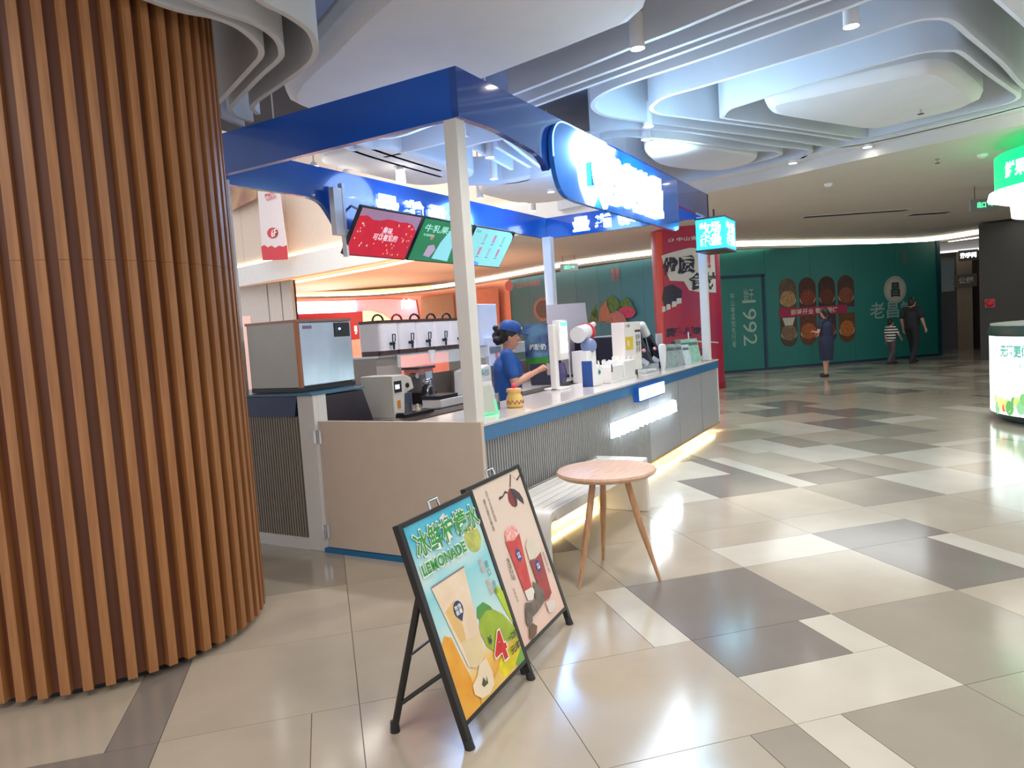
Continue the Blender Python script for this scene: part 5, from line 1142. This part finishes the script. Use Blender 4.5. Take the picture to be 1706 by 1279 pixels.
part('tray', MB().box((-.2,-.1,0),(.24,.1,.09)), GLASS, t); part('papers', MB().box((-.18,-.08,.005),(.2,.08,.03)), WHITE, t)
# ================================================================== GREEN STALL AT THE RIGHT
gs = Vector((11.32,-2.05,0)); GD = mat('dark_green_base', rgb(30,66,58), .4, noise=.08)
t = thing('green_stall', 'round juice stall with glowing green sign at the right edge', 'stall', gs)
part('plinth', MB().lathe([(1.12,0),(1.2,.04),(1.27,.12)],n=64), GD, t, smooth=True)
part('light_box', MB().lathe([(1.28,.12),(1.28,1.10)],n=96), emis('lightbox_white', (.86,1,.95,1), 1.6), t, smooth=True)
part('counter_rim', MB().lathe([(1.29,1.10),(1.30,1.14),(1.27,1.23)],n=64), GD, t, smooth=True)
part('counter_top', MB().lathe([(1.27,1.23),(1.27,1.25)],n=64), mat('pale_green_top', rgb(170,180,170), .4, noise=.05), t, smooth=True)
va2 = math.atan2(-gs.y, -gs.x)
def wrap2(me, s0, z0, rr):
    for v in me.vertices:
        a = va2 + (v.co.x+s0)/rr; v.co = Vector((rr*math.cos(a), rr*math.sin(a), v.co.y+z0))
def gtext(body, s, z, W, H, rr, m_, bold=.03):
    me = text_fit(body, W, H, bold); me.materials.clear(); me.materials.append(m_)
    for p_ in me.polygons: p_.material_index = 0
    wrap2(me, s, z, rr); link('lettering', me, t)
def gpoly(P, rr, m_, name='print'):
    bm = bmesh.new(); vs = [bm.verts.new((a,b,0)) for a,b in P]; bm.faces.new(vs); me = bpy.data.meshes.new(name); bm.to_mesh(me); bm.free(); me.materials.append(m_)
    wrap2(me, 0, 0, rr); link(name, me, t)
DGI = emis('lightbox_green_ink', (.1,.45,.35,1), .6)
gtext('无添更健康', -1.0, .92, .62,.16,1.29,DGI,.04); gtext('一杯好果汁', -1.05,.75,.45,.06,1.29,DGI,0); gtext('鲜榨', -1.15,.65,.18,.06,1.29,DGI,0)
r_ = random.Random(8)
for k_ in range(26):
    s = -1.45+.055*k_+r_.uniform(-.02,.02); z = .17+r_.uniform(0,.14)+.14*max(0,(s+1.2)); rr_ = r_.uniform(.04,.075)
    c = r_.choice([(.12,.38,.12,1),(.2,.5,.15,1),(.75,.12,.1,1),(.8,.7,.25,1),(.25,.55,.3,1),(.55,.75,.2,1)])
    gpoly([(s+rr_*math.cos(R(a)), z+rr_*1.25*math.sin(R(a))) for a in range(0,360,30)], 1.285+.001*(k_%7), emis('fruit_glow_%d'%int(c[0]*100), c, .8), 'fruit_print')
part('sign_ring', MB().lathe([(1.2,2.93),(1.2,3.36)],n=96), emis('green_sign', (.0,.62,.18,1), 1.25), t, smooth=True)
part('sign_rim', MB().lathe([(1.15,2.80),(1.28,2.84),(1.26,2.92),(1.2,2.93)],n=96), emis('sign_rim_white', (1,1,.92,1), 1.6), t, smooth=True)
part('lamp_drum', MB().lathe([(1.02,2.60),(1.04,2.82)],n=64), mat('drum_frosted', rgb(226,220,206), .4, emit=(1,.97,.9,1), es=.9, noise=.05), t, smooth=True)
part('support_post', MB().tube((0,0,1.25),(0,0,2.9),.1), WHITE, t, smooth=True)
gtext('鲜果冰怡', -.85, 3.13, .75,.2,1.21,emis('green_sign_letters', (.75,1,.85,1), 2),.03)
gpoly([(-.42+.06*math.cos(R(a)), 3.1+.09*math.sin(R(a))) for a in range(0,360,30)],1.21,emis('sign_fruit', (.7,.9,.3,1), 1.2))
point('green_stall_glow', (gs.x-1.6,gs.y+.6,3.42), 9, (.8,1,.7), .1)
pt = atz(1690,540,1.25)
t = thing('drink_tub', 'frosted square tub of pink drink on the green stall counter', 'tub', (11.0,-1.45,1.25))
part('tub', MB().box((-.16,-.3,.0),(.2,.1,.3)), mat('frosted_pink', rgb(206,130,120), .4, noise=.3, nscale=4, c2=rgb(190,170,160)), t, bevel=.01)
part('tray', MB().box((-.24,-.4,-.0),(.28,.18,.02)), mat('tray_white', rgb(206,206,200), .4, noise=.03), t); part('lid_tag', MB().box((-.02,-.14,.3),(.02,-.02,.42)), WHITE, t)

# ================================================================== PEOPLE
def blob(name, caps, balls, vox, mats, cut=None, smooth_n=6):
    mb = MB()
    for p0, p1, r0, r1 in caps:
        p0 = Vector(p0); p1 = Vector(p1); mb.tube(p0, p1, r0, r1, 14); mb.ball(p0, r0, n=14, m=8); mb.ball(p1, r1, n=14, m=8)
    for c, r, sx, sy, sz in balls: mb.ball(c, r, sx, sy, sz, 18, 12)
    me = mb.mesh(name, mats); o = bpy.data.objects.new(name, me); COL.objects.link(o)
    rm = o.modifiers.new('r','REMESH'); rm.mode = 'VOXEL'; rm.voxel_size = vox; rm.use_smooth_shade = True
    s = o.modifiers.new('s','SMOOTH'); s.iterations = smooth_n; s.factor = .5
    dg = bpy.context.evaluated_depsgraph_get(); me2 = bpy.data.meshes.new_from_object(o.evaluated_get(dg), depsgraph=dg)
    bpy.data.objects.remove(o); bpy.data.meshes.remove(me)
    if cut:
        bm = bmesh.new(); bm.from_mesh(me2)
        for co, no in cut: bmesh.ops.bisect_plane(bm, geom=bm.verts[:]+bm.edges[:]+bm.faces[:], plane_co=co, plane_no=no, clear_outer=True)
        bm.to_mesh(me2); bm.free()
    me2.materials.clear()
    for m_ in (mats if isinstance(mats,(list,tuple)) else [mats]): me2.materials.append(m_)
    me2.name = name; return me2
def hand(wr, d, side, s=1.0, curl=.35):      # fingers from wrist wr towards d
    d = Vector(d).normalized(); side = Vector(side).normalized(); dn = d.cross(side).normalized()
    if dn.z > 0: dn = -dn
    caps = []; pm = wr + d*.085*s
    caps.append((wr+d*.01*s, pm, .022*s, .026*s)); caps.append((wr+d*.03*s+side*.02*s, pm+side*.024*s, .017*s, .015*s)); caps.append((wr+d*.03*s-side*.02*s, pm-side*.024*s, .017*s, .014*s))
    for k_, (o_, L) in enumerate(((.034,.062),(.0115,.074),(-.0115,.070),(-.034,.055))):
        a = pm+side*o_*s; b = a + (d*(1-.2*curl)+dn*curl).normalized()*L*.55*s; c = b + (d*(.7-.5*curl)+dn*(curl*1.8)).normalized()*L*.5*s
        caps += [(a,b,.0088*s,.008*s),(b,c,.008*s,.007*s)]
    a = wr+d*.025*s+side*.028*s; b = a+(d*.6+side*.8+dn*.2).normalized()*.04*s; c = b+(d*.9+side*.2+dn*.3).normalized()*.032*s
    caps += [(a,b,.012*s,.010*s),(b,c,.010*s,.008*s)]
    return caps
def V(*a): return Vector(a)
def person(name, label, loc, rz, H, sp):
    """local frame: +X forward, +Y the figure's left; sp holds joints as fractions already in metres"""
    t = thing(name, label, 'person', loc, rz)
    J = sp['J']; s = H/1.66
    def j(k_): return Vector(J[k_])*s
    fw = V(1,0,0)
    hc = j('head'); lean = sp.get('tilt', 0)
    hx = Quaternion((0,1,0), R(lean)) ; tw = Quaternion((0,0,1), R(sp.get('turn',0)))
    def hd(v): return hc + tw @ (hx @ (Vector(v)*s))
    caps = []; balls = []
    balls.append((hc, .092*s, 1.0,.84,1.2)); balls.append((hd((.025,0,-.05)), .07*s, .95,.84,1.0)); balls.append((hd((.055,0,-.075)), .035*s, .9,1.1,.8))
    caps.append((hd((.085,0,.012)), hd((.106,0,-.018)), .010*s, .014*s))               # nose
    caps.append((hd((.088,.015,-.052)), hd((.088,-.015,-.052)), .009*s, .009*s))        # lips
    for q in (-1,1):
        balls.append((hd((-.002,q*.078,-.01)), .024*s, .8,.35,1.25)); balls.append((hd((.07,q*.032,.028)), .016*s, .8,1.2,.5))
    caps.append((j('neck')+V(0,0,-.03), hc+V(-.01,0,-.06)*s, .052*s, .048*s))
    caps.append((j('pelvis'), j('chest'), .115*s, .125*s))
    for q in (-1,1):
        caps.append((j('pelvis')+V(0,q*.06,0)*s, j('chest')+V(0,q*.08,0)*s, .095*s, .085*s))
        caps.append((j('neck')+V(0,0,-.03)*s, j('sh'+'RL'[(q+1)//2]), .045*s, .052*s))
    for q in 'LR':
        caps += [(j('sh'+q), j('el'+q), .050*s, .038*s), (j('el'+q), j('wr'+q), .038*s, .024*s)]
        d = (j('wr'+q)-j('el'+q)).normalized(); sd = V(0,-1,0) if q == 'L' else V(0,1,0)
        if sp.get('inward'): pass
        if abs(d.z) > .8: sd = V(1,0,0)
        caps += hand(j('wr'+q), d, sd, s, sp.get('curl',.35))
        caps += [(j('hip'+q), j('kn'+q), .082*s, .052*s), (j('kn'+q), j('an'+q), .054*s, .034*s)]
        f = j('an'+q); caps += [(f+V(-.03,0,-.035)*s, f+V(.14,0,-.045)*s, .032*s, .026*s)]
    body = link('body', blob('body', caps, balls, sp.get('vox',.009), sp.get('skin', SKIN), smooth_n=sp.get('sm',4)), t)
    # eyes
    for q in (-1,1):
        e = part('eye', MB().ball(hd((.076,q*.032,.008)), .0125*s, n=12, m=8), mat('eye_white', rgb(226,222,216), .3, noise=.02), body, smooth=True)
        part('brow', MB().tube(hd((.088,q*.018,.034)), hd((.08,q*.05,.034)), .004*s, n=6), HAIR, body, smooth=True)
    part('lip', MB().tube(hd((.095,.016,-.052)), hd((.095,-.016,-.052)), .0055*s, n=8), mat('lip_pink', rgb(176,96,90), .4, noise=.05), body, smooth=True)
    # top
    g = .016*s; c2 = []
    c2.append((j('pelvis')+V(0,0,sp.get('hem',0))*s, j('chest'), .115*s+g, .128*s+g))
    for q in (-1,1):
        c2.append((j('pelvis')+V(0,q*.06,sp.get('hem',0))*s, j('chest')+V(0,q*.08,0)*s, .098*s+g, .088*s+g)); c2.append((j('neck')+V(0,0,-.05)*s, j('sh'+'RL'[(q+1)//2]), .052*s+g*.4, .054*s+g*.8))
    sl = sp.get('sleeve',.7)
    for q in 'LR': c2.append((j('sh'+q), j('sh'+q).lerp(j('el'+q), sl), .055*s+g*.6, .050*s+g*1.0))
    cuts = [((0,0,sp['hemz']*s),(0,0,-1)), (j('neck')+V(0,0,.035)*s, (.3,0,1))]
    top = link('shirt', blob('shirt', c2, [], .011, sp['shirt'], cuts, 5), t)
    # trousers / skirt
    c3 = [(j('pelvis')+V(0,0,.02)*s, j('pelvis')+V(0,0,-.02)*s, .118*s+.004, .118*s+.004)]
    for q in 'LR':
        c3 += [(j('hip'+q), j('kn'+q), .09*s+g*.6, .062*s+g*.7), (j('kn'+q), j('an'+q), .062*s+g*.7, .045*s+g*.9)]
    for q in (-1,1): c3.append((j('pelvis')+V(0,q*.06,.02)*s, j('pelvis')+V(0,q*.06,-.04)*s, .105*s, .105*s))
    cuts = [((0,0,sp.get('cuff',.06)*s),(0,0,-1)), ((0,0,(J['pelvis'][2]+.06)*s),(0,0,1))]
    link(sp.get('low','trousers'), blob('trousers', c3, [], .012, sp['pants'], cuts, 5), t)
    if sp.get('dress'):
        prof = [(z,rx,ry) for z,rx,ry in sp['dress']]; mb = MB(); n = 28; vs = []
        for z,rx,ry in prof:
            for i in range(n): a = 2*math.pi*i/n; vs.append((rx*s*math.cos(a), ry*s*math.sin(a), z*s))
        mb.add(vs, [(k*n+i,k*n+(i+1)%n,(k+1)*n+(i+1)%n,(k+1)*n+i) for k in range(len(prof)-1) for i in range(n)]); part('skirt', mb, sp['shirt'], t, smooth=True)
    # shoes
    for q in 'LR':
        f = j('an'+q); mb = MB(); 
        me = blob('shoe', [(f+V(-.035,0,-.035)*s, f+V(.13,0,-.045)*s, .040*s, .034*s)], [], .008, sp['shoes'], [((0,0,f.z-.082*s),(0,0,-1)),((0,0,f.z+.0*s),(0,0,1))], 2)
        link('shoe', me, t)
    # hair
    hb = [(hd((-.018,0,.022)), .098*s, 1.0,.9,1.14), (hd((-.05,0,-.03)), .07*s, .8,1.05,1.1)] + [(hd(c), r*s, 1,1,1) for c, r in sp.get('bun', [])]
    hm = blob('hair', [], hb, .009, HAIR, [(hd((.045,0,.03)), (tw @ (hx @ V(1,0,-.9)))), ], 3)
    link('hair', hm, t)
    return t, hd, s, body
EMP = dict(J=dict(head=(.04,0,1.52), neck=(.0,0,1.40), chest=(0,0,1.22), pelvis=(-.01,0,.93), shL=(0,.175,1.345), shR=(.0,-.175,1.345),
  elL=(.07,.20,1.08), elR=(.05,-.21,1.08), wrL=(.29,.06,1.17), wrR=(.27,-.08,1.18), hipL=(0,.085,.88), hipR=(0,-.085,.88), knL=(.02,.09,.48), knR=(.02,-.09,.48), anL=(0,.09,.085), anR=(0,-.09,.085)),
  tilt=16, turn=0, hemz=.80, shirt=mat('employee_blue', rgb(28,86,168), .6, noise=.12, nscale=10), pants=mat('dark_trousers', rgb(36,38,48), .7, noise=.1), shoes=BLACK, vox=.0065, sleeve=.62, curl=.6, sm=3,
  bun=[((-.10,.0,.02),.05),((-.13,.02,-.02),.04),((-.12,-.03,-.06),.035),((-.15,.0,.05),.03),((-.10,.03,-.08),.03)])
t, hd, s, body = person('person', 'stall worker in blue cap and blue short-sleeved shirt bending over the counter', (5.92,3.44,0), R(-58), 1.66, EMP)
# cap
cb = MB(); q_ = Quaternion((0,1,0), R(16))
prof = [(.102,0),(.104,.03),(.096,.065),(.07,.092),(.035,.104),(.002,.107)]
M = Matrix.Translation(hd((-.01,0,.05))) @ q_.to_matrix().to_4x4() @ Matrix.Diagonal((1.04,.93,1,1))
part_cap = part('cap', MB().lathe([(r*s,z*s) for r,z in prof], n=28, M=M), mat('cap_blue', rgb(34,80,156), .6, noise=.1, nscale=14), t, smooth=True)
P = [(.06,-.085)]+[(.06+.115*math.cos(R(a)), .085*math.sin(R(a))) for a in range(-80,81,16)]+[(.06,.085)]
part('cap_brim', MB().prism([(a*s,b*s) for a,b in P], -.004, .006, M), mat('cap_blue', rgb(34,80,156)), part_cap)
part('cap_badge', MB().ball(hd((.09,-.02,.10)), .016*s, .5,1,1), WHITE, part_cap, smooth=True)
# cup held by the worker
ch = t.matrix_basis @ (V(.40,-.01,1.13)*s)
cpt = thing('held_cup', 'clear cup held in the worker\'s hands', 'cup', ch); part('cup_wall', MB().lathe([(.026,0),(.038,.11),(.036,.11),(.024,.004)],n=18), GLASS, cpt, smooth=True)

WOM = dict(J=dict(head=(.02,0,1.53), neck=(.0,0,1.41), chest=(0,0,1.22), pelvis=(0,0,.92), shL=(0,.165,1.34), shR=(0,-.165,1.34), elL=(.04,.24,1.08), elR=(.04,-.22,1.08), wrL=(.20,.16,1.10), wrR=(.22,-.14,1.02),
  hipL=(0,.08,.88), hipR=(0,-.08,.88), knL=(.0,.075,.48), knR=(.02,-.075,.48), anL=(-.02,.07,.085), anR=(.10,-.09,.085)),
  hemz=.82, shirt=mat('navy_dress', rgb(38,44,72), .7, noise=.1), pants=mat('navy_dress', rgb(38,44,72)), low='dress_lower', cuff=.40, shoes=BLACK, vox=.011, sleeve=.5, bun=[((-.05,0,-.1),.07),((-.04,0,-.16),.06)],
  dress=[(.98,.14,.19),(.9,.155,.205),(.75,.16,.20),(.6,.15,.185),(.42,.14,.17)])
person('person', 'woman in a dark navy dress standing before the teal hoarding', (18.25,1.95,0), R(62), 1.62, WOM)
MAN = dict(J=dict(head=(.02,0,1.53), neck=(.0,0,1.42), chest=(0,0,1.24), pelvis=(0,0,.93), shL=(0,.19,1.36), shR=(0,-.19,1.36), elL=(-.03,.25,1.10), elR=(.03,-.25,1.10), wrL=(.03,.26,.88), wrR=(.12,-.26,.89),
  hipL=(0,.09,.88), hipR=(0,-.09,.88), knL=(.12,.09,.50), knR=(.0,-.09,.47), anL=(.16,.09,.095), anR=(-.18,-.09,.10)),
  hemz=.84, shirt=mat('black_tee', rgb(28,30,38), .7, noise=.1), pants=mat('black_trousers', rgb(26,27,34), .7, noise=.1), shoes=BLACK, vox=.011, sleeve=.7)
person('person', 'man in black tee and black trousers walking right, away from the camera', (21.75,.22,0), R(-35), 1.76, MAN)
KID = dict(J=dict(head=(.02,0,1.50), neck=(.0,0,1.36), chest=(0,0,1.18), pelvis=(0,0,.88), shL=(0,.17,1.30), shR=(0,-.17,1.30), elL=(.0,.22,1.02), elR=(.1,-.25,1.06), wrL=(.05,.24,.82), wrR=(.22,-.22,.95),
  hipL=(0,.085,.82), hipR=(0,-.085,.82), knL=(.14,.09,.46), knR=(-.02,-.09,.45), anL=(.22,.09,.095), anR=(-.24,-.09,.12)),
  hemz=.74, shirt=None, pants=mat('brown_grey_trousers', rgb(84,70,74), .7, noise=.1), shoes=BLACK, vox=.010, sleeve=.6)
SM = bpy.data.materials.new('striped_shirt'); SM.use_nodes = True; nt = SM.node_tree; bs = nt.nodes['Principled BSDF']; bs.inputs['Roughness'].default_value = .7
tc = nt.nodes.new('ShaderNodeTexCoord'); wvn = nt.nodes.new('ShaderNodeTexWave'); wvn.bands_direction = 'Z'; wvn.inputs['Scale'].default_value = 4.2; cr = nt.nodes.new('ShaderNodeValToRGB'); cr.color_ramp.interpolation = 'CONSTANT'
cr.color_ramp.elements[0].color = rgb(30,30,36); cr.color_ramp.elements[1].position = .5; cr.color_ramp.elements[1].color = rgb(226,222,214)
nt.links.new(tc.outputs['Object'], wvn.inputs['Vector']); nt.links.new(wvn.outputs['Fac'], cr.inputs['Fac']); nt.links.new(cr.outputs['Color'], bs.inputs['Base Color'])
KID['shirt'] = SM
person('person', 'child in a black and white striped shirt walking beside the man', (21.7,.72,0), R(-40), 1.24, KID)
